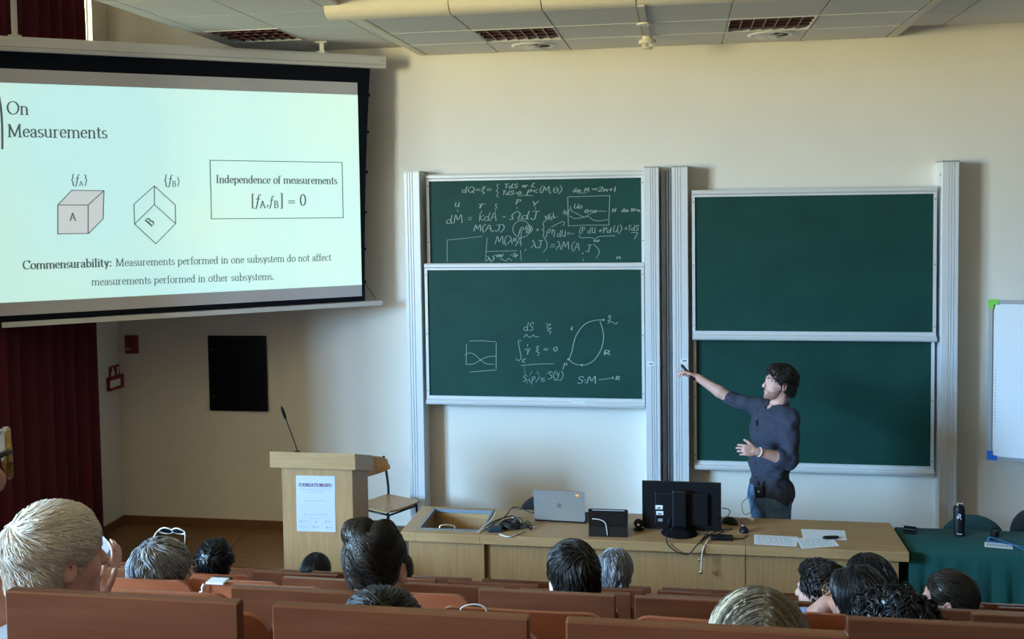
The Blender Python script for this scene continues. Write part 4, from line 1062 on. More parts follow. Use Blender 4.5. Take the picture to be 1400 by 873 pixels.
# ================================================================ DESKS
DX0, DXM, DX1 = -1.905, at_z(1022, 757, .76)[0], 1.41
DYF, DYB, DZ = 6.62, 7.22, .76
HX0, HX1 = -1.80, at_z(659, 726, .76)[0]
HY0, HY1 = 6.70, 7.16
TT = .062
t = thing('lecture_desk', 'long light oak lecturer desk with an open cable well at its left end', 'desk', ((DX0+DXM)/2, (DYF+DYB)/2, 0))
q = MB()
q.box(DX0, HX0, DYF, DYB, DZ-TT, DZ, .003); q.box(HX0, HX1, DYF, HY0, DZ-TT, DZ, .003); q.box(HX0, HX1, HY1, DYB, DZ-TT, DZ, .003)
q.box(HX1, DXM-.001, DYF, DYB, DZ-TT, DZ, .003); q.build('top', M['oak_top'], t)
q = MB(); q.box(HX0-.02, HX0, HY0-.02, HY1+.02, .44, DZ-TT); q.box(HX1, HX1+.02, HY0-.02, HY1+.02, .44, DZ-TT); q.box(HX0, HX1, HY0-.02, HY0, .44, DZ-TT); q.box(HX0, HX1, HY1, HY1+.02, .44, DZ-TT); q.box(HX0-.02, HX1+.02, HY0-.02, HY1+.02, .42, .44)
q.build('cable_well', M['oak_in'], t)
q = MB(); w = .012; z0, z1 = DZ-.02, DZ+.004
q.box(HX0, HX0+w, HY0, HY1, z0, z1); q.box(HX1-w, HX1, HY0, HY1, z0, z1); q.box(HX0+w, HX1-w, HY1-w, HY1, z0, z1); q.box(HX0+w, HX1-w, HY0, HY0+.03, DZ-.03, z1-.004)
q.build('well_rim', M['bluealu'], t)
xg = at_y(664, 760, DYF+.06)[0]
a = at_z(598, 726, DZ); b = at_z(620, 727, DZ)
q = MB(); q.tube(spline([(a[0], HY0+.015, DZ-.002), (a[0]+.01, HY0+.02, DZ+.022), ((a[0]+b[0])/2, HY0+.02, DZ+.03), (b[0]-.01, HY0+.02, DZ+.022), (b[0], HY0+.015, DZ-.002)], 5), .005, 8); q.build('well_handle', M['chrome'], t, smooth=True)
MB().box(DX0+.05, xg-.006, DYF+.035, DYF+.050, .02, DZ-TT).build('front_panel', M['oak'], t)
MB().box(xg+.012, DXM-.003, DYF+.066, DYF+.086, .02, DZ-TT).build('front_panel', M['oak'], t)
for x in (DX0+.05, DXM-.03): MB().box(x, x+.022, DYF+.087, DYB-.05, 0, DZ-TT).build('end_panel', M['oak'], t)
t = thing('lecture_desk', 'shorter light oak desk section carrying the loose papers', 'desk', ((DXM+DX1)/2, (DYF+DYB)/2, 0))
MB().box(DXM+.001, DX1, DYF, DYB, DZ-TT, DZ, .003).build('top', M['oak_top'], t)
MB().box(DXM+.003, DX1-.05, DYF+.066, DYF+.086, .02, DZ-TT).build('front_panel', M['oak'], t)
for x in (DXM+.012, DX1-.08): MB().box(x, x+.022, DYF+.087, DYB-.05, 0, DZ-TT).build('end_panel', M['oak'], t)

# green covered table
GX0, GX1, GYF, GYB, GZ = 1.437, 3.3, 6.715, 7.19, .74
t = thing('folding_table', 'table hidden under the dark green cloth right of the desk', 'table', ((GX0+GX1)/2, (GYF+GYB)/2, 0))
MB().box(GX0+.012, GX1-.012, GYF+.012, GYB-.012, GZ-.035, GZ-.006).build('tabletop', M['oak_top'], t)
for x in (GX0+.12, GX1-.12):
    for y in (GYF+.08, GYB-.08): MB().tube([(x, y, 0), (x, y, GZ-.035)], .014, 8).build('leg', M['blackmetal'], t)
def cloth():
    """a cloth lying on the table top and hanging in folds down the four sides"""
    per = []; nx, ny = 90, 26
    for i in range(nx): per.append((GX0+(GX1-GX0)*i/nx, GYF, 0, -1))
    for i in range(ny): per.append((GX1, GYF+(GYB-GYF)*i/ny, 1, 0))
    for i in range(nx): per.append((GX1-(GX1-GX0)*i/nx, GYB, 0, 1))
    for i in range(ny): per.append((GX0, GYB-(GYB-GYF)*i/ny, -1, 0))
    N = len(per); V = []; Fc = []
    lev = [(0, 0, GZ+.0005), (.003, 0, GZ-.003), (.006, 0, GZ-.02)]+[(None, 0, GZ-.02-.66*f) for f in np.linspace(.06, 1, 10)]
    for li, (off, ins, z) in enumerate(lev):
        for s, (x, y, nxn, nyn) in enumerate(per):
            a = s/N*2*math.pi
            if off is None:
                f = (GZ-.02-z)/.66
                o = .008+f*(.022+.026*math.sin(37*a+.6*math.sin(5*a))+.014*math.sin(83*a+2))
                if nxn == -1: o = min(o, .016)*.8
            else: o = off+ins
            # corners flare
            V.append((x+nxn*o, y+nyn*o, z))
    for l in range(len(lev)-1):
        for s in range(N):
            a = l*N+s; b = l*N+(s+1) % N; Fc.append((a, b, b+N, a+N))
    for i in range(nx):                 # the flat top
        a, b = i, i+1; c, d = nx+ny+nx-i-1, nx+ny+nx-i
        Fc.append((a, b, c if i < nx-1 else nx+ny, d))
    return V, Fc
q = MB(); q.add(*cloth())
tag(q.build('tablecloth', M['green_cloth'], smooth=True, auto=50), 'dark green cloth draped over the table right of the desk', 'tablecloth')

# ================================================================ THINGS ON THE DESK
def laptop():
    bl = at_z(731, 712, DZ); br = at_z(800, 716, DZ)
    ax = unit(br-bl); wd = np.linalg.norm(br-bl); back = np.array([-ax[1], ax[0], 0])
    tl = at_y(727, 675, bl[1]-.0)
    hgt = .222
    t = thing('laptop', 'open grey laptop seen from behind with an orange sticker on its lid', 'laptop', (bl+br)/2)
    up = unit(np.array([0, 0, 1.0])-back*.16)       # lid leans towards the hall
    o = bl+np.array([0, 0, .014])
    pl = Plane(o, ax, up); pl.n = np.cross(pl.a, pl.b)
    def pb(q, u0, u1, v0, v1, w0, w1): q.prism([(u0, v0), (u1, v0), (u1, v1), (u0, v1)], (w0, w1), lambda u, v, e: pl.p(u, v, e))
    q = MB(); r = .012
    pts = [(r, 0), (wd-r, 0), (wd, r), (wd, hgt-r), (wd-r, hgt), (r, hgt), (0, hgt-r), (0, r)]
    q.prism(pts, (-.006, 0), lambda u, v, e: pl.p(u, v, e)); lid = q.build('lid', M['grey_plastic'], t)
    q = MB(); pb(q, .008, wd-.008, .012, hgt-.008, -.0075, -.006); q.build('screen', M['blackgloss'], lid)
    bb_ = Plane(bl+np.array([0, 0, .001]), ax, back)
    q = MB(); q.prism([(0, .006), (wd, .006), (wd, .225), (0, .225)], (0, .014), lambda u, v, e: bb_.p(u, v, e)); q.build('base', M['black'], t)
    q = MB(); q.prism([(.03, .05), (wd-.03, .05), (wd-.03, .14), (.03, .14)], (.014, .0155), lambda u, v, e: bb_.p(u, v, e)); q.build('keyboard', M['black'], t)
    q = MB(); q.tube([pl.p(.04, -.002, -.005), pl.p(wd-.04, -.002, -.005)], .006, 8); q.build('hinge', M['black'], t)
    q = MB(); pb(q, wd-.062, wd-.034, hgt-.038, hgt-.014, 0, .0006); st = q.build('sticker', M['orange'], lid, label='orange sticker')
    q = MB(); pb(q, wd-.057, wd-.039, hgt-.028, hgt-.022, .0006, .0009); q.build('sticker_print', M['paper'], st)
    q = MB(); q.prism([(wd/2+.017*math.cos(a), hgt*.52+.017*math.sin(a)) for a in np.linspace(0, 6.283, 25)[:-1]], (0, .0004), lambda u, v, e: pl.p(u, v, e)); q.build('logo', mat('lid_logo', (.29, .285, .28, 1), .3, metal=.6), lid)
    return t
laptop()
# black tablet in a folding stand
bl, br = at_z(805, 733, DZ), at_z(858, 734.5, DZ); wd = np.linalg.norm(br-bl); ax = unit(br-bl); back = np.array([-ax[1], ax[0], 0])
t = thing('tablet', 'black tablet leaning in its folded black case beside the laptop', 'tablet', (bl+br)/2)
up = unit(np.array([0, 0, 1.0])+back*.42)
pl = Plane(bl+back*.03+np.array([0, 0, .012]), ax, up)
q = MB(); q.prism([(0, 0), (wd, 0), (wd+.003, .155), (wd-.004, .162), (-.008+.004, .162), (-.008, .155)], (-.010, 0), lambda u, v, e: pl.p(u, v, e)); q.build('body', M['blackgloss'], t)
q = MB(); q.prism([(0, 0), (.03, .058), (.06, .052), (.13, .0)], (0, wd), lambda u, v, e: bl+ax*e+back*u+np.array([0, 0, v+.0005])); q.build('case_stand', M['black'], t)
q = MB(); q.prism([(.02, .150), (wd-.02, .150), (wd-.02, .156), (.02, .156)], (0, .001), lambda u, v, e: pl.p(u, v, e)); q.build('edge_strip', M['inkgrey'], t)
q = MB(); q.tube(spline([pl.p(.02, .095, .004), pl.p(.07, .09, .012), pl.p(.11, .065, .02), bl+ax*.125-back*.006+np.array([0, 0, .012])], 6), .0028, 6); tag(q.build('charging_cable', M['cable_white']), 'short white cable curving across the black tablet', 'cable')

# monitor seen from behind
yM = 6.88
ML, MR = at_y(878, 690, yM), at_y(986, 690, yM); zt = at_y(930, 658.5, yM)[2]; zb = at_y(930, 722, yM)[2]
t = thing('monitor', 'black computer monitor on a round foot seen from behind', 'monitor', ((ML[0]+MR[0])/2, yM, DZ))
x0, x1 = ML[0], MR[0]; xm = (x0+x1)/2
Mt = rotx(math.radians(-4))
def MBx(bxs, name, m, par=None, bev=.004, label=None):
    q = MB()
    for b in bxs: q.box(*b, bev)
    return q.build(name, m, par or t, label=label)
MBx([(x0, x1, yM, yM+.022, zb, zt)], 'panel', M['black'])
q = MB(); q.box(x0+.008, x1-.008, yM+.022, yM+.0235, zb+.015, zt-.008); q.build('screen', M['blackgloss'], t)
bk = MBx([(x0+.085, x1-.085, yM-.022, yM, zb+.03, zt-.07)], 'back_cover', M['black'], None, .008)
MBx([(x0+.010, x1-.010, yM+.002, yM+.02, zb-.010, zb)], 'lower_bezel', M['blackmetal'], None, 0)
sx = xm-.015
MBx([(sx-.048, sx+.048, yM-.062, yM-.022, zb-.04, zt-.045)], 'stand_neck', M['black'], None, .01)
MBx([(sx-.040, sx+.040, yM-.06, yM-.03, DZ+.012, zb-.04)], 'stand_column', M['black'], None, .004)
q = MB(); V = [(.118, 0), (.118, .004), (.085, .026), (.05, .034), (.0001, .036)]
q.lathe([(.122, .0005), (.122, .005), (.10, .018), (.07, .045), (.05, .05), (.0001, .05)], (sx, yM-.06, DZ), n=36); q.build('foot', M['blackgloss'], t, smooth=True, auto=40)
a = at_y(901, 693, yM-.023)
lb = MBx([(a[0]-.024, a[0]+.024, yM-.0234, yM-.022, a[2]-.013, a[2]+.014)], 'label', M['paper_label'], bk, 0)
q = MB(); q.box(a[0]-.012, a[0]+.012, yM-.024, yM-.0234, a[2]-.008, a[2]-.001); q.build('label_print', M['ink'], lb)
b = at_y(902, 701, yM-.023)
lb = MBx([(b[0]-.024, b[0]+.024, yM-.0234, yM-.022, b[2]-.013, b[2]+.014)], 'label', M['paper_label'], bk, 0)
q = MB(); q.box(b[0]-.012, b[0]+.012, yM-.024, yM-.0234, b[2]-.008, b[2]-.001); q.build('label_print', M['ink'], lb)
c = at_y(903, 710.5, yM-.023); MBx([(c[0]-.016, c[0]+.014, yM-.0228, yM-.022, c[2]-.010, c[2]+.010)], 'port_panel', M['inkgrey'], bk, 0)
MBx([(sx-.056, sx-.052, yM-.05, yM-.03, zt-.075, zt-.055), (sx+.052, sx+.056, yM-.05, yM-.03, zt-.075, zt-.055)], 'neck_clip', M['chrome'], None, 0)
# cables round the monitor
def cable(pts, r, m, lab, name='cable', group=None, n=8):
    q = MB(); q.tube(spline(pts, 8), r, 7)
    return tag(q.build(name, m, smooth=True), lab, 'cable', group)
def dz(px, py, h=.005): return at_z(px, py, DZ+h)
p0 = at_y(915, 708, yM-.03)
cable([p0, at_y(914, 718, yM-.06), at_y(911, 735, DYF+.0), at_y(915, 746, DYF-.02), at_y(928, 755, DYF-.025), at_y(942, 757, DYF-.02), dz(951, 747), dz(960, 738), dz(968, 731)], .004, M['cable'], 'black cable looping from the monitor over the desk edge')
cable([at_y(987, 694, yM+.02), at_y(995, 695.5, yM+.02), at_y(998, 700, yM+.02), dz(992, 709, .02), dz(985, 716)], .003, M['cable'], 'thin black cable plugged into the right side of the monitor')
cable([dz(962, 735), dz(975, 728, .012), dz(985, 724, .02), dz(1001, 723)], .0035, M['cable'], 'black mouse cable lying right of the monitor foot')
cable([dz(934, 722, .006), dz(955, 728, .012), dz(975, 731, .008), dz(988, 726), dz(984, 719)], .0035, M['cable'], 'black cable curled between the monitor foot and the mouse')
cable([dz(1000, 735), dz(1014, 736), dz(1022, 731)], .003, M['cable'], 'short black cable leading to the round puck mouse')
cable([dz(957, 740, .004), dz(966, 729, .02), dz(975, 716, .03), at_y(979, 706, yM-.05)], .003, M['cable'], 'black cable rising behind the small black box')
p = [dz(972, 733, .006), dz(966, 741, .006), at_y(961, 752, DYF-.008), at_y(959, 765, DYF-.010), at_y(958.5, 779, DYF-.008)]
t = thing('ball_chain', 'grey cord with a metal ball hanging over the desk front', 'cord', p[2])
MB().tube(spline(p, 6), .0045, 7).build('cord', M['cable_white'], t, smooth=True)
MB().lathe([(.0001, -.015), (.010, -.011), (.015, 0), (.010, .011), (.0001, .015)], p[-1]+np.array([0, 0, -.012]), n=16).build('ball', M['chrome'], t, smooth=True)
e = at_y(956, 765, DYF-.012)
MB().lathe([(.0001, -.013), (.006, -.01), (.006, .008), (.0001, .012)], e, n=10).build('clip', M['chrome'], t, smooth=True)
# mice, little box, webcam-like puck
def mouse(px, py, rz, lab, sx=.032, sy=.055, hz=.036):
    c = at_z(px, py, DZ)
    t = thing('computer_mouse', lab, 'mouse', c, rz)
    V, Fq = SDF().ell((0, 0, .006), (sx, sy, hz), k=.004).cut((0, 0, .001), (0, 0, -1), .002).mesh(.004)
    mk('shell', V, Fq, M['black'], t, True, smooth=True, fix=False)
    MB().box(-.003, .003, .012, .034, .033, .043, .002).build('wheel', M['inkgrey'], t, local=True)
mouse(998, 715, .9, 'larger black mouse beside the right edge of the monitor', .036, .062, .040)
mouse(1017, 727, .3, 'smaller round black mouse beside the papers', .032, .036, .032)
c = at_z(987, 737, DZ)
t = thing('small_box', 'small flat black box lying right of the monitor foot', 'box', c, .03)
MB().box(-.072, .072, -.032, .032, .0005, .026, .005).build('case', M['black'], t, local=True)
q = MB(); q.box(-.04, .04, -.0325, -.032, .008, .018); q.build('port_slot', M['blackgloss'], t, local=True)
c = at_z(873, 724, DZ)
t = thing('webcam', 'round black webcam puck left of the monitor', 'webcam', c)
MB().lathe([(.036, .0005), (.036, .01), (.02, .016), (.0001, .017)], c, n=22).build('foot', M['black'], t)
V, Fq = SDF().ell((c[0], c[1], DZ+.046), (.032, .026, .032), k=.004).mesh(.004); mk('head', V, Fq, M['black'], t, smooth=True, fix=False)
MB().lathe([(.010, -.0255), (.010, -.028), (.0001, -.0285)], (c[0], c[1], DZ+.046), axis='y', n=14).build('lens', M['chrome'], t)
# tangle of adapters beside the laptop
c = at_z(700, 722, DZ)
t = thing('cable_coil', 'coiled bundle of black adapter cable left of the laptop', 'cable', c)
q = MB(); r_ = np.random.default_rng(3)
for k in range(16):
    ph = r_.uniform(0, 6.28); rx = r_.uniform(.045, .078); ry = r_.uniform(.03, .06); hz = r_.uniform(.006, .05); w = r_.uniform(-.25, .25)
    q.tube([(c[0]-.01+rx*math.cos(a+ph)+.006*math.sin(3*a), c[1]+ry*math.sin(a+ph)+.004*math.cos(2*a), DZ+.006+max(0, hz*.6+w*.1*math.cos(a)+.012*math.sin(2*a+k))) for a in np.linspace(0, 6.1, 22)], .0036, 6)
q.build('windings', M['cable'], t, smooth=True)
q = MB()
for k in range(7):
    a0 = c+np.array([.06, r_.uniform(-.04, .03), 0]); q.tube(spline([(a0[0], a0[1], DZ+.02), (a0[0]+.04, a0[1]+r_.uniform(-.05, .05), DZ+.035), (a0[0]+.08, a0[1]+r_.uniform(-.04, .04), DZ+.006)], 6), .0028, 6)
q.build('loose_ends', M['cable'], t, smooth=True)
a = at_z(678, 726, DZ)
t = thing('power_adapter', 'dark blue-black power brick beside the coiled cable', 'power adapter', a, .15)
MB().box(-.052, .045, -.03, .03, .0005, .034, .007).build('case', mat('adapter_blue_black', (.018, .03, .05, 1), .4), t, local=True)
MB().tube([(-.052, 0, .017), (-.075, 0, .015)], [.008, .004], 8).build('strain_relief', M['cable'], t, local=True)
cable([dz(672, 717, .004), dz(690, 706, .03), dz(700, 694, .02), dz(709, 693, .03), dz(722, 699, .012), dz(732, 701)], .0038, M['cable'], 'black cable arching from the cable well to the laptop')
cable([dz(664, 720, .002), dz(676, 712, .015), dz(698, 705, .03), dz(705, 708, .03), dz(712, 716, .01)], .0045, M['cable'], 'thick black cable running from the well into the coiled bundle')
cable([dz(683, 730), dz(693, 733), dz(702, 732), dz(716, 726)], .0045, M['cable_white'], 'white cable lying in front of the coiled black bundle')
cable([dz(700, 706, .02), dz(708, 713, .03), dz(716, 719, .006), dz(735, 720)], .004, M['cable_white'], 'white cable end lying between the bundle and the laptop')
cable([dz(652, 727, .006), dz(662, 719, .02), dz(673, 709, .05), dz(679, 698, .075)], .0045, M['cable_white'], 'pale cable sticking up out of the cable well')
cable([dz(655, 727, .006), dz(664, 721, .012), dz(671, 717, .004)], .004, M['cable_white'], 'short pale cable at the rim of the cable well')
# papers, remote, chalk
def sheet(corners, lab, z, col='poster_grey', lines=9):
    P = [at_z(*c, DZ+z) for c in corners]
    t = thing('paper_sheet', lab, 'paper', sum(P)/4, group='papers on the desk')
    q = MB(); V = [p for p in P]+[p+np.array([0, 0, .0008]) for p in P]
    q.add(V, [(3, 2, 1, 0), (4, 5, 6, 7), (0, 1, 5, 4), (1, 2, 6, 5), (2, 3, 7, 6), (3, 0, 4, 7)]); q.build('sheet', M['paper'], t)
    q = MB(); r = np.random.default_rng(int(corners[0][0]))
    for k in range(lines):
        f = .12+.76*k/(lines-1)
        x = .08
        while x < .9:
            w = r.uniform(.04, .14)
            if x+w > .93: break
            a = lambda u, v: (P[0]*(1-u)+P[1]*u)*(1-v)+(P[3]*(1-u)+P[2]*u)*v+np.array([0, 0, .0009])
            q.add([a(x, f), a(x+w, f), a(x+w, f+.03), a(x, f+.03)], [(0, 1, 2, 3)])
            x += w+.04
    q.build('print', M[col], t)
sheet([(1031, 743.5), (1089, 747), (1091, 733.5), (1031, 730.5)], 'printed white paper, leftmost of the three on the desk', .0006)
M['poster_green'] = mat('green_print', (.36, .56, .48, 1), .8)
sheet([(1098, 736), (1158, 738), (1155, 725), (1095, 723)], 'white paper lying at the back under the black remote', .0006, 'poster_pale', 4)
sheet([(1096, 750), (1148, 746), (1136, 733), (1088, 735.5)], 'creased printed paper overlapping the two others', .0022, 'poster_green')
c = at_z(1136, 736, DZ+.0032)
t = thing('presenter_remote', 'black handheld remote lying on the papers', 'remote', c, .25)
V, Fq = SDF().cap((-.042, 0, .010), (.042, 0, .010), .010, .009, k=.004).ell((0, 0, .008), (.055, .019, .009), k=.01).cut((0, 0, .0005), (0, 0, -1), .002).mesh(.003); mk('body', V, Fq, M['black'], t, True, smooth=True, fix=False)
MB().lathe([(.008, .018), (.008, .020), (.0001, .0205)], (.02, 0, 0), n=14).build('button', M['inkgrey'], t, local=True)
c = at_z(1027, 711, DZ)
t = thing('eraser_block', 'small white chalk block lying near the back edge of the desk', 'chalk', c, -.8)
MB().box(-.022, .022, -.012, .012, .0005, .018, .004).build('block', M['paper'], t, local=True)

# things on the green table
c = at_z(1311, 731, GZ+.0006)
hb = (731-691)/1389*7.0*.99
t = thing('water_bottle', 'tall black steel water bottle standing on the green cloth', 'bottle', c)
z = GZ+.0008
MB().lathe([(.034, 0), (.037, .004), (.037, .175), (.035, .190), (.026, .200), (.026, .202)], (c[0], c[1], z), n=32).build('body', M['black'], t, smooth=True, auto=35)
MB().lathe([(.024, .202), (.024, .216), (.020, .218), (.0001, .218)], (c[0], c[1], z), n=28).build('steel_neck', M['chrome'], t, smooth=True, auto=35)
q = MB()
lc = np.array([c[0]-.008, c[1]-.0374, z+.135])
def cylpt(u, v): return np.array([c[0]+.0376*math.sin(u/.0376), c[1]-.0376*math.cos(u/.0376), z+v])
for P in ([(-.022, .122), (-.018, .138), (-.012, .146)], [(-.018, .138), (-.008, .152), (.0, .146), (-.002, .136), (-.012, .134)], [(-.006, .134), (.002, .122), (.005, .114)], [(-.012, .134), (-.014, .118)]):
    S_ = spline(P, 4); q.tube([cylpt(*p) for p in S_], .0022, 5)
for k in range(5): q.box(-.0026, .0026, -.0006, .0006, -.003, .003, o=cylpt(-.018+.0065*k, .018))
q.build('logo', M['paper'], t)
c = at_z(1360, 732, GZ+.0006)
t = thing('bottle_cap', 'black round bottle cap with a loop lying on the green cloth', 'bottle cap', c)
MB().lathe([(.026, .0005), (.027, .006), (.027, .032), (.024, .036), (.0001, .036)], (c[0], c[1], GZ+.0006), n=28).build('cap', M['black'], t, smooth=True, auto=35)
q = MB(); q.tube(spline([(c[0]-.024, c[1], GZ+.03), (c[0]-.018, c[1]-.004, GZ+.052), (c[0]+.018, c[1]-.004, GZ+.052), (c[0]+.024, c[1], GZ+.03)], 5), .006, 8); q.build('carry_loop', M['black'], t, smooth=True)
c = at_z(1244, 725, GZ+.0006)
t = thing('mobile_phone', 'black phone lying at the left end of the green cloth', 'phone', c, -.25)
MB().box(-.042, .042, -.075, .075, .0005, .010, .004).build('body', M['blackgloss'], t, local=True)
MB().box(-.036, .036, -.004, .000, .0100, .0106).build('seam', M['inkgrey'], t, local=True)
P = [at_z(x, y, GZ+.0012) for x, y in ((1346, 747), (1385, 750.5), (1383, 744), (1346, 740.5))]
t = thing('name_badge', 'white name badge lying on the green cloth under its blue lanyard', 'badge', sum(P)/4)
q = MB(); q.add(P+[p+np.array([0, 0, .0015]) for p in P], [(3, 2, 1, 0), (4, 5, 6, 7), (0, 1, 5, 4), (1, 2, 6, 5), (2, 3, 7, 6), (3, 0, 4, 7)]); q.build('card', M['paper'], t)
q = MB()
for k in range(9):
    f = .08+.1*k; a = P[0]*(1-f)+P[1]*f; b = P[3]*(1-f)+P[2]*f; n_ = unit(P[1]-P[0])*.012
    q.add([a*.75+b*.25+(0, 0, .0016), a*.75+b*.25+n_+(0, 0, .0016), a*.3+b*.7+n_+(0, 0, .0016), a*.3+b*.7+(0, 0, .0016)], [(0, 1, 2, 3)])
q.build('print', M['poster_grey'], t)
q = MB()
def strap(pts, w=.012):
    S_ = spline(pts, 8); T = np.gradient(S_, axis=0); N = np.stack([-T[:, 1], T[:, 0], 0*T[:, 0]], 1); N /= np.linalg.norm(N, axis=1)[:, None]+1e-9
    q.ribbon(list(S_+N*w/2), list(S_-N*w/2), (0, 0, 1), .0015)
gz = lambda x, y, h: at_z(x, y, GZ+h)
strap([gz(1350, 739, .004), gz(1353, 734, .012), gz(1364, 737, .010), gz(1376, 741, .008), gz(1385, 744, .006), gz(1400, 747, .004), gz(1420, 748, .003)])
strap([gz(1350, 739, .005), gz(1362, 741, .010), gz(1374, 743, .012), gz(1387, 746, .009), gz(1402, 752, .004)])
o = q.build('lanyard', M['ribbon'], t)
q = MB(); a = gz(1390, 747, .01); q.lathe([(.0001, -.004), (.006, 0), (.0001, .004)], a, n=10); a = gz(1366, 738, .014); q.lathe([(.0001, -.004), (.006, 0), (.0001, .004)], a, n=10); q.build('lanyard_clip', M['chrome'], t)

# upholstered chairs behind the tables
def office_chair(cx, y, ztop, w, hgt, m, lab, rz=0.0):
    t = thing('upholstered_chair', lab, 'chair', (cx, y, 0), rz)
    k = dict(parent=t, local=True)
    s = SDF()
    V, Fq = SDF().ell((0, 0, ztop-hgt/2), (w/2, .035, hgt/2), k=.01).ell((0, .005, ztop-hgt*.55), (w*.44, .04, hgt*.42), k=.02).mesh(.010)
    V[:, 1] += .35*(V[:, 0]**2)*-1
    mk('backrest', V, Fq, m, t, True, smooth=True, fix=False)
    V, Fq = SDF().ell((0, -.27, .46), (w*.52, .23, .04), k=.01).mesh(.012); mk('seat', V, Fq, m, t, True, smooth=True, fix=False)
    for sx in (-1, 1):
        MB().tube(spline([(sx*.17, -.02, .5), (sx*.16, .015, ztop-hgt*.7)], 4), .011, 8).build('back_support', M['blackmetal'], smooth=True, **k)
        for sy in (-.42, -.1): MB().tube([(sx*.15, sy*.9-.02, .43), (sx*.21, sy, 0)], .011, 8).build('leg', M['blackmetal'], smooth=True, **k)
a = at_y(750, 674, 7.62); office_chair(a[0], 7.62, a[2], .46, .34, M['chair_black'], 'black upholstered chair half hidden behind the laptop')
a = at_y(1329, 703, 7.86); office_chair(a[0], 7.86, a[2], .45, .34, M['chair_green'], 'dark green upholstered chair behind the water bottle')
a = at_y(1413, 694, 7.84); office_chair(a[0], 7.84, a[2], .33, .36, M['chair_black'], 'black chair back cut off by the right edge of the photo')
# ================================================================ PEOPLE
def head_sdf():
    s = SDF()
    s.ell((0, -.012, .035), (.074, .096, .085), k=.01).ell((0, .030, -.020), (.063, .062, .085), k=.02).ell((0, .040, -.073), (.046, .044, .038), k=.02)
    for x in (-1, 1):
        s.ell((x*.036, .060, -.028), (.024, .024, .026), k=.015)
    s.cap((-.040, .080, .029), (.040, .080, .029), .011, k=.016)
    s.cap((0, .086, .014), (0, .110, -.024), .0075, .0115, k=.010).ell((0, .104, -.030), (.016, .014, .010), k=.008)
    for x in (-1, 1): s.ell((x*.030, .103, .012), (.015, .014, .010), k=.010, op='s')
    for x in (-1, 1): s.ell((x*.030, .080, .011), (.013, .0125, .0115), k=.003)
    s.cap((-.017, .088, -.060), (.017, .088, -.060), .0065, k=.008).cap((-.014, .087, -.071), (.014, .087, -.071), .007, k=.008)
    s.cap((-.02, .099, -.0655), (.02, .099, -.0655), .0022, k=.004, op='s')
    s.ell((0, .078, -.096), (.021, .018, .017), k=.016)
    for x in (-1, 1):
        R = rotz(-x*.35)@rotx(.15)
        s.ell((x*.080, -.010, -.004), (.008, .021, .033), R, k=.005)
        s.ell((x*.087, -.006, .000), (.006, .011, .019), R, k=.004, op='s')
        s.ell((x*.078, -.002, -.012), (.005, .005, .007), R, k=.004)
    return s
HEAD = head_sdf()
def hair_cap(style='short', grow=0.0):
    s = SDF(); g = grow
    if style in ('short', 'curly', 'swept', 'thick'):
        s.ell((0, -.017, .042), (.0825+g, .106+g, .092+g), k=.01).ell((0, -.050, -.02), (.074+g*.7, .062+g*.7, .085), k=.02)
        if style in ('swept', 'curly'): s.ell((0, .036, .094), (.058, .056, .036+g), k=.02)
        s.cut((0, -.06, -.078 if style != 'swept' else -.052), (0, .25 if style != 'swept' else .55, -1), .01)
        s.ell((0, .122, -.040), (.084, .086, .108), k=.012, op='s')
        for x in (-1, 1): s.ell((x*.090, .004, -.026), (.030, .036, .046), k=.008, op='s')
        s.cut((0, .075, .0), (0, 1, -.55), .01)
    elif style == 'long':
        s.ell((0, -.017, .042), (.086+g, .110+g, .094+g), k=.01).ell((0, -.050, -.06), (.092+g, .072+g, .15), k=.03).ell((0, -.075, -.16), (.10+g, .05+g, .10), k=.03)
        s.ell((0, .125, -.045), (.070, .088, .125), k=.012, op='s')
        s.cut((0, -.0, -.27), (0, 0, -1), .01)
    elif style == 'bob':
        s.ell((0, -.015, .040), (.090+g, .112+g, .094+g), k=.01).ell((0, -.045, -.05), (.096+g, .080+g, .115), k=.03)
        s.ell((0, .125, -.045), (.066, .088, .125), k=.012, op='s')
        s.cut((0, -.0, -.15), (0, .1, -1), .02)
    elif style == 'updo':
        s.ell((0, -.017, .042), (.080, .104, .090), k=.01).ell((0, -.045, -.005), (.062, .062, .060), k=.02)
        s.ell((-.032, -.052, .118), (.042, .050, .036), k=.010).ell((.034, -.036, .104), (.034, .056, .042), k=.010).ell((.0, -.085, .070), (.040, .03, .05), k=.02)
        s.cut((0, -.06, -.055), (0, .35, -1), .01)
        s.ell((0, .120, -.040), (.082, .084, .105), k=.012, op='s')
        for x in (-1, 1): s.ell((x*.092, -.005, -.026), (.034, .040, .046), k=.008, op='s')
    return s
def whorl(c, swirl=.5, down=.25):
    c = np.array(c)
    def f(p, n):
        d = p-c; d = d-n*(d@n); d = unit(d); return d+swirl*np.cross(n, d)+np.array([0, 0, -down])
    return f
def combed(v):
    v = np.array(v, float); return lambda p, n: v
def parted(x0):
    return lambda p, n: np.array([1.0*np.sign(p[0]-x0)*max(.15, 1-abs(p[0]-x0)*9), -.35, -.25-6*abs(p[0]-x0)])
def gather(c, swirl=.6):
    c = np.array(c)
    def f(p, n):
        d = unit(c-p); return d+swirl*np.cross(n, d)
    return f
def tousled(seed=0, down=.3):
    r = np.random.default_rng(seed); K = r.normal(size=(3, 3))*45
    return lambda p, n: np.array([math.sin(K[0]@p), math.sin(K[1]@p+1), math.sin(K[2]@p+2)-down])
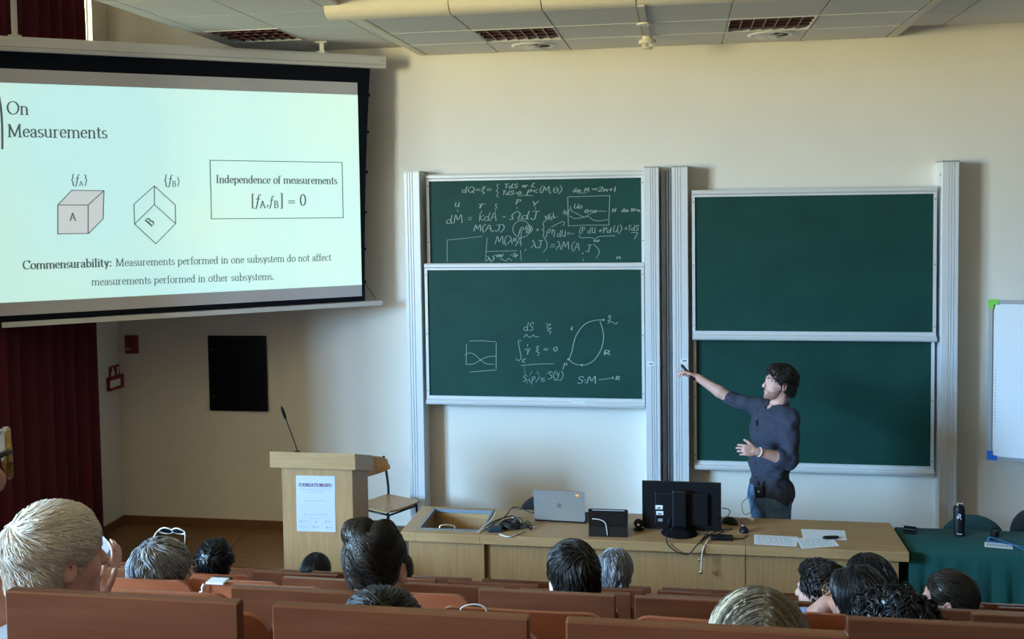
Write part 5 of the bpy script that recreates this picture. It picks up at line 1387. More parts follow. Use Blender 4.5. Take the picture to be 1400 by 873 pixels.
def hair_mesh(style, field, n, length, rad, lift, seed=0, grow=0.0, wob=None, res=.0055, part=None, base=.25, wave=0.0, sdf=None, tip=.0, shade=None, jit=.26):
    r = np.random.default_rng(seed)
    V, Q = (sdf or hair_cap(style, grow)).mesh(res, wob)
    bvh = BVHTree.FromPolygons(V.tolist(), Q.tolist())
    VV = [V]; QQ = [Q]; SH = [np.clip(base+r.normal(0, .08, len(V)), 0, 1)]
    off = len(V); m = 8
    # uniform picks over the surface
    rad = rad*2.0; n = int(n*.62)
    idx = r.integers(0, len(V), n)
    for ii in idx:
        p = V[ii].copy(); ln = length*r.uniform(.6, 1.25); st = ln/(m-1); pts = []
        hit = bvh.find_nearest(p); nn = np.array(hit[1])
        jd = r.normal(0, jit, 3); ph = r.uniform(0, 6.28)
        for j in range(m):
            lf = lift*(.3+.9*j/(m-1))*r.uniform(.9, 1.1)+tip*(j/(m-1))**2
            w_ = wave*math.sin(ph+j*1.1)
            d = unit(field(p, nn)+jd); side = np.cross(nn, d)
            pts.append(p+nn*lf+side*w_)
            d = d-nn*(d@nn)*.8
            q = p+unit(d)*st
            hit = bvh.find_nearest(q); p = np.array(hit[0]); nn = np.array(hit[1])
            if not np.isfinite(p).all(): break
        if len(pts) < 3: continue
        P = np.array(pts); k = len(P)
        T = np.gradient(P, axis=0); T /= np.linalg.norm(T, axis=1)[:, None]+1e-9
        u = np.cross(T, nn+1e-3); u /= np.linalg.norm(u, axis=1)[:, None]+1e-9; w = np.cross(T, u)
        rr = (rad*r.uniform(.7, 1.3)*np.sqrt(np.clip(1-np.linspace(0, 1, k)**2*.92, .05, 1)))[:, None]
        ring = [P+rr*(math.cos(a)*u*1.5+math.sin(a)*w) for a in (0, 2.094, 4.189)]
        A = np.stack(ring, 1).reshape(-1, 3); VV.append(A)
        i0 = off+3*np.arange(k-1)
        for a in range(3):
            b = (a+1) % 3; QQ.append(np.stack([i0+a, i0+b, i0+3+b, i0+3+a], 1))
        sv = np.clip(r.beta(1.4, 1.6), 0, 1)
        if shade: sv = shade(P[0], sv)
        SH.append(np.full(3*k, sv)); off += 3*k
    return np.vstack(VV), np.vstack(QQ), np.concatenate(SH)
def hand_sdf(w, f, u, side=1, curl=(.5, .55, .6, .65), s=1.0, thumb=(.55, .8, -.25), tcurl=.4, spread=.05):
    """w wrist, f finger direction, u back of the hand; side picks where the thumb sits"""
    w = np.asarray(w, float); f = unit(f); u = np.asarray(u, float); u = unit(u-f*(u@f)); l = np.cross(f, u)*side
    q = SDF(); R = np.stack([l, f, u], 1)
    q.ell(w+f*.048*s, (.040*s, .054*s, .0150*s), R, k=.010*s).cap(w-f*.03*s, w+f*.02*s, .026*s, .024*s, k=.012*s)
    q.ell(w+f*.030*s+l*.022*s-u*.006*s, (.018*s, .030*s, .014*s), R, k=.008*s)
    for i, (lg, c) in enumerate(zip((.068, .077, .072, .056), curl)):
        p = w+f*(.088-.006*abs(i-1.2))*s+l*(.029-.0195*i)*s
        d = unit(f+l*spread*(1.5-i)); fr = (.44, .31, .25); r0 = (.0092 if i < 3 else .0080)*s
        q.cap(p-f*.028*s, p, r0*1.05, r0, k=.006*s)
        ang = 0
        for j in range(3):
            ang += c*(.55, 1.0, .7)[j]
            dd = d*math.cos(ang)-u*math.sin(ang); n = p+dd*lg*fr[j]*s
            q.cap(p, n, r0*(1-.10*j), r0*(.92-.12*j), k=.0025*s); p = n
    p = w+f*.026*s+l*.030*s; d = unit(f*thumb[0]+l*thumb[1]+u*thumb[2])
    n = p+d*.040*s; q.cap(p-d*.01*s, n, .0125*s, .0105*s, k=.008*s)
    d2 = unit(d*(1-tcurl)+f*tcurl*1.2-u*tcurl*.3); q.cap(n, n+d2*.030*s, .0103*s, .0085*s, k=.003*s)
    return q
def frame(yaw, pitch=0, roll=0): return rotz(yaw)@rotx(pitch)@roty(roll)
def put_hair(root, name, R, c, s, m, **kw):
    V, Q, S = hair_mesh(**kw)
    return mk(name, (V*s)@R.T+c, Q, m, root, smooth=True, attr=S, fix=False)
def ears_etc(): pass
def glasses(R, c, s, label, frame_m, lens_m, temple_m=None, rim=(.027, .021), rr=.0022, on=(0, .111, .012), tilt=0.0, thick=1.0, group=None):
    t = thing('eyeglasses', label, 'glasses', c+R@(np.array(on)*s))
    X = lambda p: c+R@(np.asarray(p, float)*s)
    q = MB(); o = np.array(on)
    for x in (-1, 1):
        q.tube([X(o+np.array([x*.034+rim[0]*math.cos(a)*(1+.06*math.cos(2*a)), -.006*abs(math.cos(a)) if x*math.cos(a) > 0 else 0, rim[1]*math.sin(a)])) for a in np.linspace(0, 2*math.pi, 25)], rr*s, 7, cap=False)
    q.tube([X(o+np.array([v, .003*(1-abs(v)/.009), .006])) for v in (-.009, 0, .009)], rr*s, 7)
    q.build('front_frame', frame_m, t, smooth=True)
    for x in (-1, 1):
        q = MB(); q.lathe([(.0001, -.0004), (1, -.0004), (1, .0004), (.0001, .0004)], (0, 0, 0), axis='y', n=22)
        V = [X(o+np.array([x*.034+v[0]*rim[0]*.97, v[1]-.002, v[2]*rim[1]*.97])) for v in q.v]
        mk('lens', V, q.f, lens_m, t, smooth=False)
        q = MB(); P = [o+np.array([x*(.034+rim[0]), -.005, .010]), o+np.array([x*.074, -.03, .011]), np.array([x*.0815, -.005, .022]), np.array([x*.082, -.028, .010]), np.array([x*.080, -.036, -.012])]
        if tilt: P = [o+np.array([x*(.034+rim[0]), -.005, .010]), o+np.array([x*.080, -.03, .006-.0]), o+np.array([x*.088, -.075, -.004]), o+np.array([x*.086, -.105, -.018]), o+np.array([x*.085, -.12, -.04])]
        q.tube([X(p) for p in spline(P, 5)], rr*s*thick, 7); q.build('temple_arm', temple_m or frame_m, t, smooth=True)
    return t

def seated(label, c, yaw, floor, skin='skin', shirt='sh_grey', hair=None, hairm='h_dark', s=1.0, pitch=0.0, roll=0.0, byaw=None, res=.0065, eyes=False, collar=None, hands=True, extra=None, arms=None, hairkw=None, group=None):
    """a seated person built round the centre of the head"""
    c = np.asarray(c, float); R = frame(yaw, pitch, roll); by = yaw*.35 if byaw is None else byaw; B = rotz(by)
    hip = c[2]-(floor+.57); k = hip/.62
    t = thing('person', label, 'person', (c[0], c[1], floor))
    if group: t['group'] = group
    zs = lambda z: -.20-(z-.20)*k if z > .2 else -z
    tor = SDF()
    tor.cap((0, -.045, -.165), (-.13, -.055, -.225), .056, .052, k=.03).cap((0, -.045, -.165), (.13, -.055, -.225), .056, .052, k=.03)
    tor.ell((0, -.05, zs(.33)), (.165, .108, .17*k), k=.04).ell((0, -.045, zs(.50)), (.150, .112, .16*k), k=.04).ell((0, -.04, -hip+.02), (.165, .125, .12), k=.04)
    for x in (-1, 1): tor.ell((x*.165, -.055, -.255), (.062, .062, .060), k=.03)
    A = {}
    for x, nm in ((-1, 'l'), (1, 'r')):
        A[nm] = [np.array([x*.185, -.055, -.265]), np.array([x*.235, .015, -.265-.25*max(.7, k)]), np.array([x*.11, .20, -hip+.125])]
    world_arms = arms or {}
    sl = SDF(); skn = SDF(); hd = SDF()
    for x, nm in ((-1, 'l'), (1, 'r')):
        P = [B@p+c for p in A[nm]]
        fdir = unit(B@np.array([-x*.25, .9, -.25])); up = np.array([0, 0, 1.0]); side = 1 if x < 0 else -1; hk = {}
        if nm in world_arms:
            wa = world_arms[nm]; P = [P[0]]+[np.asarray(p, float) for p in wa['p']]; fdir = np.asarray(wa['f'], float); up = np.asarray(wa['u'], float); side = wa.get('side', side); hk = wa.get('hk', {})
        skn.cap(P[0], P[1], .046, .038, k=.02).cap(P[1], P[2], .038, .026, k=.015)
        sl.cap(P[0], P[1], .056, .048, k=.025).cap(P[1], P[1]+(P[2]-P[1])*(.8 if nm not in world_arms else wa.get('sleeve', .1)), .047, .038, k=.02)
        hd = hd+hand_sdf(P[2]+fdir*.01, fdir, up, side, **hk)
    leg = SDF()
    for x in (-1, 1):
        leg.cap((x*.09, .0, -hip), (x*.10, .36, -hip+.015), .082, .058, k=.03).cap((x*.10, .37, -hip), (x*.10, .34, -hip-.40), .054, .040, k=.02).cap((x*.10, .30, -hip-.475), (x*.105, .46, -hip-.49), .038, .032, k=.02)
    body = HEAD.xf(R, c, s)
    n0 = R@np.array([0, -.022, -.060])*s+c; n1 = B@np.array([0, -.045, -.185])+c
    body.cap(n0, n1, .053*s, .062, k=.022)
    body = body+SDF.xf(tor, B, c)+skn+hd+SDF.xf(leg, B, c)
    if extra: body = body+extra
    V, Q = body.mesh(res); mk('body', V, Q, M[skin], t, smooth=True, fix=False)
    sh = SDF.xf(tor, B, c)+sl
    sh.ell(n1+np.array([0, 0, .035]), (.066, .066, .05), k=.01, op='s')
    V, Q = sh.mesh(.011, wobble(.002, 30, int(c[0]*100) & 255), inflate=.009); mk('shirt', V, Q, M[shirt], t, smooth=True, fix=False)
    tr = SDF.xf(leg, B, c).ell(B@np.array([0, -.04, -hip+.01])+c, (.168, .128, .11), k=.03)
    V, Q = tr.mesh(.013, inflate=.008); mk('trousers', V, Q, M['trousers'], t, smooth=True, fix=False)
    if collar:
        q = MB(); qn = n1+np.array([0, 0, .030])
        for (ra, h0, h1) in ((.070, -.030, .034),):
            ring = []
            for a in np.linspace(0, 2*math.pi, 25)[:-1]:
                for (r_, h_) in ((ra+.006, h0), (ra-.003, h1), (ra-.008, h1), (ra+.0, h0)):
                    ring.append(qn+B@np.array([r_*math.sin(a), r_*math.cos(a), h_+.012*math.cos(a)*-1]))
            q.add(ring, [(i*4+j, i*4+(j+1) % 4, ((i+1) % 24)*4+(j+1) % 4, ((i+1) % 24)*4+j) for i in range(24) for j in range(4)])
        q.build('collar', M[collar], t, smooth=True, auto=50)
    if hair:
        hk = dict(style='short', field=whorl((0, -.08, .085)), n=1300, length=.05, rad=.0011, lift=.004, seed=int(abs(c[0])*1000) % 997); hk.update(hair); 
        put_hair(t, 'hair', R, c, s, M[hairm], **hk)
    if eyes:
        q = MB()
        for x in (-1, 1):
            V, Qe = SDF().ell((x*.0300, .0815, .011), (.0105, .0128, .0085), k=.002).mesh(.0025); q.add(V, Qe)
        q.v = [tuple(R@(np.array(v)*s)+c) for v in q.v]; q.build('eyes', M['eye'], t, smooth=True)
        q = MB()
        for x in (-1, 1):
            V, Qe = SDF().ell((x*.0300, .0915, .011), (.0052, .0035, .0052), k=.002).mesh(.0016); q.add(V, Qe)
        q.v = [tuple(R@(np.array(v)*s)+c) for v in q.v]; q.build('irises', M['iris'], t, smooth=True)
        q = MB()
        for x in (-1, 1): q.tube(spline([R@(np.array(p)*s)+c for p in ((x*.014, .096, .030), (x*.030, .095, .036), (x*.046, .083, .030))], 5), [.0018]*5+[.003]*3+[.0016]*3, 6)
        q.build('eyebrows', M['iris'], t, smooth=True)
    return t
# ================================================================ THE SPEAKER
def speaker():
    y0 = 7.47
    lab = 'man in a dark blue shirt and jeans pointing at the blackboard'
    pel = at_y(1052, 676, y0); t = thing('person', lab, 'person', (pel[0], y0, 0))
    fw = unit(np.array([-.84, -.54, 0])); up = np.array([0, 0, 1.0]); rt = np.cross(fw, up); B = np.stack([rt, fw, up], 1)
    chest = at_y(1055, 588, y0); waist = at_y(1052, 634, y0); nb = at_y(1064, 556, y0)
    RS, RE, RW = at_y(1040, 557, y0+.13), at_y(999, 545, y0+.25), at_y(954, 516, y0+.30)
    LS, LE, LW = at_y(1079, 573, y0-.13), at_y(1080, 629, y0-.19), at_y(1036, 617, y0-.30)
    hc = at_y(1065.5, 525, y0); hs = 1.04
    hf = unit(np.array([-.94, -.27, .17])); hr = unit(np.cross(hf, up)); hu = np.cross(hr, hf); H = np.stack([hr, hf, hu], 1)
    body = HEAD.xf(H, hc, hs)
    body.cap(hc+H@np.array([0, -.022, -.06])*hs, nb+np.array([.0, 0, -.01]), .054, .060, k=.022)
    def torso(g):
        q = SDF()
        q.cap(RS, LS, .058+g, k=.03).cap(nb+np.array([0, 0, -.02]), RS, .055+g, .05+g, k=.03).cap(nb+np.array([0, 0, -.02]), LS, .055+g, .05+g, k=.03)
        q.ell(chest, (.180+g, .120+g, .19), B, k=.04).ell(waist, (.158+g, .112+g, .16), B, k=.04).ell(pel+np.array([0, 0, .02]), (.168+g, .128+g, .12), B, k=.04)
        return q
    hip = pel+np.array([0, 0, -.02])
    kn = [np.array([hip[0]+sx*rt[0]*.10+.02, hip[1]+sx*rt[1]*.10, .50]) for sx in (-1, 1)]
    an = [np.array([k_[0]+.03, k_[1], .09]) for k_ in kn]
    def legs(g):
        q = SDF()
        for i, sx in enumerate((-1, 1)):
            h_ = hip+rt*sx*.085
            q.cap(h_, kn[i], .088+g, .062+g, k=.03).cap(kn[i], an[i], .058+g, .042+g, k=.02)
        return q
    arms = SDF().cap(RS, RE, .046, .042, k=.02).cap(RE, RE+(RW-RE)*.35, .042, .043, k=.015).cap(RE+(RW-RE)*.35, RW, .043, .027, k=.015).cap(LS, LE, .048, .042, k=.02).cap(LE, LE+(LW-LE)*.35, .042, .043, k=.015).cap(LE+(LW-LE)*.35, LW, .043, .027, k=.015)
    rf = unit(at_y(936, 508, y0+.31)-RW)
    rh = hand_sdf(RW+rf*.012, rf, np.array([.25, .25, 1.0]), 1, curl=(.25, .75, .85, .9), s=1.02, thumb=(.9, .35, -.3), tcurl=.6)
    lf = unit(at_y(1013, 614, y0-.34)-LW)
    lh = hand_sdf(LW+lf*.012, lf, np.array([.15, -1.0, .35]), 1, curl=(.75, .8, .85, .9), s=1.02, thumb=(.75, .6, -.1), tcurl=.3)
    feet = SDF()
    for a in an: feet.cap(a+np.array([.03, .02, -.05]), a+fw*.17+np.array([0, 0, -.055]), .038, .034, k=.02)
    V, Q = (body+torso(-.006)+arms+rh+lh+legs(-.006)+feet).mesh(.0052)
    mk('body', V, Q, M['skin_pale'], t, smooth=True, fix=False)
    sh = torso(.012)
    sh.cap(RS, RE+(RE-RS)*.02, .064, .054, k=.03).cap(LS, LE, .070, .062, k=.03).cap(LE, LE+(LW-LE)*.26, .060, .056, k=.02)
    rd = unit(RE-RS); sh.cap(RE-rd*.035, RE-rd*.005, .061, .060, k=.006); ld = unit(LW-LE); sh.cap(LE+ld*.055, LE+ld*.085, .061, .060, k=.006)
    hem0, hem1 = at_y(1022, 659, y0-.02), at_y(1074, 684, y0-.02)
    hd_ = unit(hem1-hem0); hn = unit(np.cross(hd_, np.array([0, 1.0, 0]))); hn = hn if hn[2] < 0 else -hn
    sh.ell(pel+np.array([.015, 0, .03]), (.182, .145, .15), B, k=.04)
    sh.cut(hem0+hn*.0, hn, .006)
    sh.cut(RE+rd*.022, rd, .004) if False else None
    cl = nb+fw*.075+np.array([0, 0, -.045]); sh.ell(cl, (.026, .05, .075), B, k=.01, op='s')
    sh.ell(nb+np.array([0, 0, .04]), (.068, .068, .055), B, k=.008, op='s')
    w1, w2 = wobble(.0058, 36, 5), wobble(.0030, 85, 9)
    V, Q = sh.mesh(.0062, lambda X, Y, Z: w1(X, Y, Z)+w2(X, Y, Z))
    shirt = mk('shirt', V, Q, M['shirt_navy'], t, smooth=True, fix=False)
    q = SDF()
    for x in (-1, 1):
        P = [np.array([0, -.066, .040]), np.array([x*.055, -.035, .036]), np.array([x*.070, .020, .012]), np.array([x*.050, .082, -.030]), np.array([x*.052, .098, -.068])]
        P = [nb+B@p for p in P]
        for a, b in zip(P[:-1], P[1:]): q.cap(a, b, .013, .013, k=.006); q.cap(a+np.array([0, 0, -.016]), b+np.array([0, 0, -.014]), .011, k=.008)
    V, Q = q.mesh(.005); mk('collar', V, Q, M['shirt_navy'], t, smooth=True, fix=False)
    q = MB()
    pk = [chest+B@np.array([0, .128, z]) for z in (.09, .02, -.06)]+[waist+B@np.array([0, .128, z]) for z in (.02, -.08)]
    for p in pk: q.lathe([(.006, -.002), (.006, .002), (.0001, .003)], p, axis='y', n=10, R=None)
    q.build('buttons', M['screw'], t)
    je = legs(.010).ell(pel+np.array([0, 0, .02]), (.172, .134, .15), B, k=.04)
    w3 = wobble(.0035, 34, 3); V, Q = je.mesh(.008, w3); mk('jeans', V, Q, M['jeans'], t, smooth=True, fix=False)
    q = SDF()
    for a in an: q.cap(a+np.array([.03, .02, -.045]), a+fw*.19+np.array([0, 0, -.048]), .044, .040, k=.02)
    q.cut((0, 0, .001), (0, 0, -1), .003); V, Q = q.mesh(.009); mk('shoes', V, Q, M['black'], t, smooth=True, fix=False)
    put_hair(t, 'hair', H, hc, hs, M['h_dark'], style='swept', field=lambda p, n: np.array([.25*math.sin(40*p[1]), -.9, .15 if p[1] > .02 else -.7]), n=1500, length=.055, rad=.0012, lift=.007, seed=11, grow=-.002, wob=wobble(.004, 70, 2), tip=.009)
    st = SDF().ell((0, .030, -.020), (.0648, .0638, .087), k=.02).ell((0, .040, -.073), (.0478, .0458, .040), k=.02).ell((0, .078, -.096), (.0225, .0195, .0185), k=.016).cap((-.015, .0905, -.050), (.015, .0905, -.050), .006, k=.008)
    st.cut((0, .05, -.040), (0, .25, 1), .006).cut((0, -.020, 0), (0, -1, 0), .006)
    st.ell((0, .105, -.066), (.017, .022, .0065), k=.003, op='s')
    V, Q = st.mesh(.0032); mk('stubble_beard', (V*hs)@H.T+hc, Q, M['stubble'], t, smooth=True, fix=False, label='short brown beard')
    q = MB()
    for x in (-1, 1):
        V, Qe = SDF().ell((x*.0300, .0815, .011), (.0105, .0128, .0085), k=.002).mesh(.0022); q.add(V, Qe)
    q.v = [tuple(H@(np.array(v)*hs)+hc) for v in q.v]; q.build('eyes', M['eye'], t, smooth=True)
    q = MB()
    for x in (-1, 1):
        V, Qe = SDF().ell((x*.0300, .0915, .012), (.0054, .0036, .0054), k=.002).mesh(.0015); q.add(V, Qe)
        q.tube(spline([np.array(p) for p in ((x*.012, .097, .029), (x*.030, .096, .036), (x*.047, .083, .031))], 5), .0030, 6)
    q.v = [tuple(H@(np.array(v)*hs)+hc) for v in q.v]; q.build('irises_and_brows', M['iris'], t, smooth=True)
    q = MB(); q.tube([H@(np.array(p)*hs)+hc for p in ((-.017, .0935, -.0655), (0, .096, -.0645), (.017, .0935, -.0655))], .0030, 6); q.build('lips', M['lip'], t, smooth=True)
    # bracelet on the left wrist
    wd = unit(LW-LE); a = unit(np.cross(wd, up)); b = np.cross(wd, a); wc = LW-wd*.012
    tag(MB().tube([wc+.031*(math.cos(w)*a+math.sin(w)*b) for w in np.linspace(0, 2*math.pi, 25)], .0048, 7).build('bracelet', M['alu'], smooth=True), 'pale bracelet on the raised forearm of the man at the blackboard', 'bracelet')
    # presenter held in the right hand
    d = unit(at_y(935, 504, y0+.30)-at_y(949, 520, y0+.27)); m_ = RW+rf*.075+np.array([-.005, -.018, .012])
    tag(MB().tube([m_-d*.075, m_-d*.068, m_+d*.068, m_+d*.076], [.006, .011, .011, .005], 10).build('pointer', M['black'], smooth=True), 'black pointer held in the outstretched hand of the man at the blackboard', 'pointer')
    # belt pack and its thin wire, lapel microphone
    p = at_y(1038, 671, y0-.155)
    bp = thing('wireless_pack', 'black wireless microphone pack clipped to the jeans of the man', 'transmitter', p)
    sx = np.stack([unit(np.array([.93, -.36, 0])), unit(np.array([.36, .93, 0])), up], 1)@roty(-.12)
    MB().box(-.034, .034, -.012, .012, -.048, .040, .006, R=sx, o=p).build('case', M['black'], bp)
    MB().box(-.008, .008, -.004, .010, .040, .075, .003, R=sx, o=p).build('clip', M['black'], bp)
    q = MB(); q.lathe([(.008, -.0125), (.008, -.0145), (.0001, -.015)], (0, 0, 0), axis='y', n=12); q.v = [tuple(sx@np.array(v)+p) for v in q.v]; q.build('emblem', M['inkgrey'], bp)
    w = [at_y(1025, 656, y0-.13), at_y(1024, 668, y0-.13), at_y(1022, 679, y0-.14), at_y(1015, 687, y0-.15), at_y(1015, 697, y0-.15), at_y(1019, 703, y0-.15), at_y(1027, 699, y0-.15), at_y(1031, 688, y0-.15), at_y(1033, 678, y0-.16)]
    q = MB(); q.tube(spline(w, 6), .0022, 6); q.build('wire', M['cable'], bp, smooth=True)
    p = chest+B@np.array([.0, .131, .075])
    lm = thing('lapel_microphone', 'tiny black clip-on microphone on the shirt front of the man', 'microphone', p)
    V, Q = SDF().ell(p, (.009, .009, .012), k=.003).cap(p, p+np.array([0, 0, -.03]), .004, k=.003).mesh(.003); mk('capsule', V, Q, M['black'], lm, smooth=True, fix=False)
speaker()

# ================================================================ RAKED SEATING
ROWY = [1.72+.83*i for i in range(6)]
ANCH = [(375, 821), (1157, 842), (655, 804), (546, 794.3), (613, 792), (541, 786)]
ROWZ = [at_y(px, py, ROWY[i])[2] for i, (px, py) in enumerate([(700, 840.5), (700, 819.5), (700, 806), (700, 803), (670, 795.5), (600, 788.5)])]
PITCH, PW = .535, .47
FLOOR = [z-1.20 for z in ROWZ]
RN = ['front-most row', 'second row', 'third row', 'fourth row', 'fifth row', 'row at the desk']
# stepped floor under the rows
edges = [-4.0]+[ROWY[0]-.30+.83*i for i in range(6)]+[5.95]
XTOP = [XW]*6+[XW]
lv = [FLOOR[0]+.31]+FLOOR
for i in range(7):
    q = MB(); q.box(XW+.001, XR-.001, edges[i], min(edges[i+1], 5.849) if False else edges[i+1]-(.0 if i < 6 else .001), -.9, lv[i]); struct(q.build('floor', M['tier']))
q = MB(); q.box(XL+.001, XR-.001, 5.90, 5.949, FLOOR[5]+.001, 0.0); struct(q.build('trim_6', M['skirting']))

def rounded(q, w, z0, z1, y, th, r, n=6, lean=0.0, bow=0.012):
    """upright plywood shell with round upper corners, slightly bowed"""
    top = [(w/2-r+r*math.sin(a), z1-r+r*math.cos(a)) for a in np.linspace(0, math.pi/2, n)]
    xs = np.linspace(-w/2, w/2, 15); V = []; Fc = []
    def ztop(x):
        d = abs(x)-(w/2-r)
        return z1-r+math.sqrt(max(0, r*r-d*d)) if d > 0 else z1
    xs = sorted(set(list(np.linspace(-w/2+r, w/2-r, 7))+[sg*(w/2-r+r*math.sin(a)) for sg in (-1, 1) for a in np.linspace(0, math.pi/2, n)]))
    m = 6
    for s in (0, 1):
        for x in xs:
            zt = ztop(x)
            for j in range(m):
                z = z0+(zt-z0)*j/(m-1); f = (z-z0)/(z1-z0)
                V.append((x, y-bow*(1-(2*x/w)**2)-lean*f+s*th, z))
    N = len(xs)*m
    for i in range(len(xs)-1):
        for j in range(m-1):
            a = i*m+j; Fc += [(a, a+m, a+m+1, a+1), (N+a, N+a+1, N+a+m+1, N+a+m)]
        for a in (i*m, i*m+m-1): Fc.append((a, N+a, N+a+m, a+m))
    for j in range(m-1):
        for a in (j, (len(xs)-1)*m+j): Fc.append((a, a+1, N+a+1, N+a))
    q.add(V, Fc)
def make_seat(panel):
    t = thing('auditorium_chair', 'x', 'seat', (0, 0, 0))
    k = dict(parent=t, local=True)
    q = MB(); rounded(q, .475, .62, 1.122, .135, .016, .055, lean=.01); q.build('backrest', M['seat'], smooth=True, auto=40, **k)
    q = MB(); q.box(-.22, .22, .17, .56, .425, .445, .008); q.build('seat_pan', M['seat'], **k)
    if panel: MB().box(-PW/2, PW/2, -.013, .013, .865, 1.20, .003, seg=1).build('rear_panel', M['panel'], **k)
    for sx in (-.19, .19):
        q = MB(); q.box(sx-.018, sx+.018, .05, .10, .0, .46, .004); q.box(sx-.012, sx+.012, .06, .085, .46, 1.05, .004); q.box(sx-.012, sx+.012, .085, .125, .95, .98)
        if panel: q.box(sx-.012, sx+.012, .0135, .06, .93, .96)
        q.box(sx-.012, sx+.012, .10, .5, .40, .424); q.build('support_post', M['blackmetal'], **k)
    q = MB()
    for sx in (-.19, .19): q.lathe([(.013, .055), (.013, .044), (.008, .038), (.0001, .037)], (sx, 0, 1.02), axis='y', n=14)
    q.build('bolt', M['chrome'], smooth=True, **k)
    return t
PROTO = {True: None, False: None}
def seat(i, X, panel, label):
    o = PROTO[panel]
    if o is None: o = PROTO[panel] = make_seat(panel)
    else: o = copy_tree(o)
    o.location = (X, ROWY[i], FLOOR[i]); o['label'] = label; o['group'] = 'wooden lecture hall seats'
    return o
SEATS = {}
def row(i, anchor_px, k0, k1, nopanel, skip=()):
    xa = at_y(anchor_px[0], anchor_px[1], ROWY[i])[0]+PW/2
    for k in range(k0, k1+1):
        if k in skip: continue
        SEATS[(i, k)] = (xa+k*PITCH, k not in nopanel)
row(0, ANCH[0], -1, 1, ())
row(1, ANCH[1], -4, 0, (-4, -2, -1))
row(2, ANCH[2], -3, 3, (-3, -2, -1, 2))
row(3, (546, 794.3), -4, 5, (-2, ))
row(4, (613, 792), -4, 6, (-3,))
row(5, (541, 786), -4, 7, ())
ORD = ['leftmost', 'second', 'third', 'fourth', 'fifth', 'sixth', 'seventh', 'eighth', 'ninth', 'tenth', 'eleventh', 'twelfth']
ROWLAB = ['row nearest the camera', 'second row from the camera', 'third row from the camera', 'fourth row from the camera', 'fifth row from the camera', 'front row nearest the desk']
for i in range(6):
    ks = sorted(k for (r, k) in SEATS if r == i)
    for n, k in enumerate(ks):
        X, pn = SEATS[(i, k)]
        lab = '%s wooden seat %s in the %s' % (ORD[n], 'with a square brown rear panel' if pn else 'showing its rounded red-brown backrest', ROWLAB[i])
        seat(i, X, pn, lab)
# ================================================================ THE AUDIENCE
def hc_at(px, py_top, y, s=1.0, top=.137):
    return at_y(px, py_top, y)-np.array([0, 0, top*s])
Y = [r+.33 for r in ROWY]
# --- nearest row
y = Y[0]+.08; c = hc_at(77, 686, y, .98, .140)
wr = at_y(128, 834, y+.15); el = wr+np.array([.06, -.05, -.26])
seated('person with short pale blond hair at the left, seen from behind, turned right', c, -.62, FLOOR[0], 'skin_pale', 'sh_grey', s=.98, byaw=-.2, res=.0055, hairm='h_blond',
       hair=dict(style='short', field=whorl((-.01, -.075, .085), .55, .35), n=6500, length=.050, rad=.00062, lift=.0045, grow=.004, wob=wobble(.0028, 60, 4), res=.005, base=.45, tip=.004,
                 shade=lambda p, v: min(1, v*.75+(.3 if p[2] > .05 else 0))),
       arms={'r': dict(p=[el, wr], f=(-.10, .12, .95), u=(.25, -1, .1), side=1, hk=dict(curl=(1.0, 1.05, 1.1, 1.15), thumb=(.9, .5, -.1), tcurl=.25, s=.92), sleeve=.15)})
c = hc_at(520, 811, Y[0]-.02, 1.06)
seated('black-haired person of whom only the crown shows over the seat in front of the camera', c, .05, FLOOR[0], 'skin_tan', 'sh_black', s=1.06, res=.007, hairm='h_black',
       hair=dict(style='short', field=whorl((.0, -.06, .10), .5, .35), n=4200, length=.06, rad=.0007, lift=.005, grow=.010, wob=wobble(.003, 55, 8), base=.15, tip=.004))
c = hc_at(1038, 803, Y[0]-.01, 1.06, .140)
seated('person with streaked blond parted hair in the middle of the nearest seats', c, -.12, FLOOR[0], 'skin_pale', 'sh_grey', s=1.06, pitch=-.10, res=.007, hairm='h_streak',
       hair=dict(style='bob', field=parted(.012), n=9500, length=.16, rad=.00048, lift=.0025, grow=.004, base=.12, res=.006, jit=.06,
                 shade=lambda p, v: float(np.clip(v*.30+(-.05 if -.018 < p[0] < .052 else .70 if p[0] < 0 else .14), 0, 1))))  # random streaks, plus light from the left put in as paler hair
# --- second row
y = Y[1]; c = hc_at(514, 703, y, 1.06, .155)
seated('person with a dark brown pinned-up bun and a white collar, seen from behind', c, -.10, FLOOR[1], 'skin_pale', 'sh_white', s=1.06, res=.006, hairm='h_dark', collar='sh_white',
       hair=dict(style='updo', field=gather((-.01, -.06, .125), .8), n=3600, length=.10, rad=.0014, lift=.005, wob=wobble(.0035, 60, 12), base=.1, wave=.003))
c = hc_at(1226, 809, y-.02, 1.0, .150)
seated('person with black curly hair low behind the square rear panel at the right', c, 1.0, FLOOR[1], 'skin_pale', 'sh_navy', s=1.0, pitch=-.25, byaw=.3, res=.0065, hairm='h_black',
       hair=dict(style='curly', field=tousled(5, .2), n=2600, length=.045, rad=.0011, lift=.008, grow=.016, wob=wobble(.009, 75, 3), base=.2, wave=.004, tip=.006))
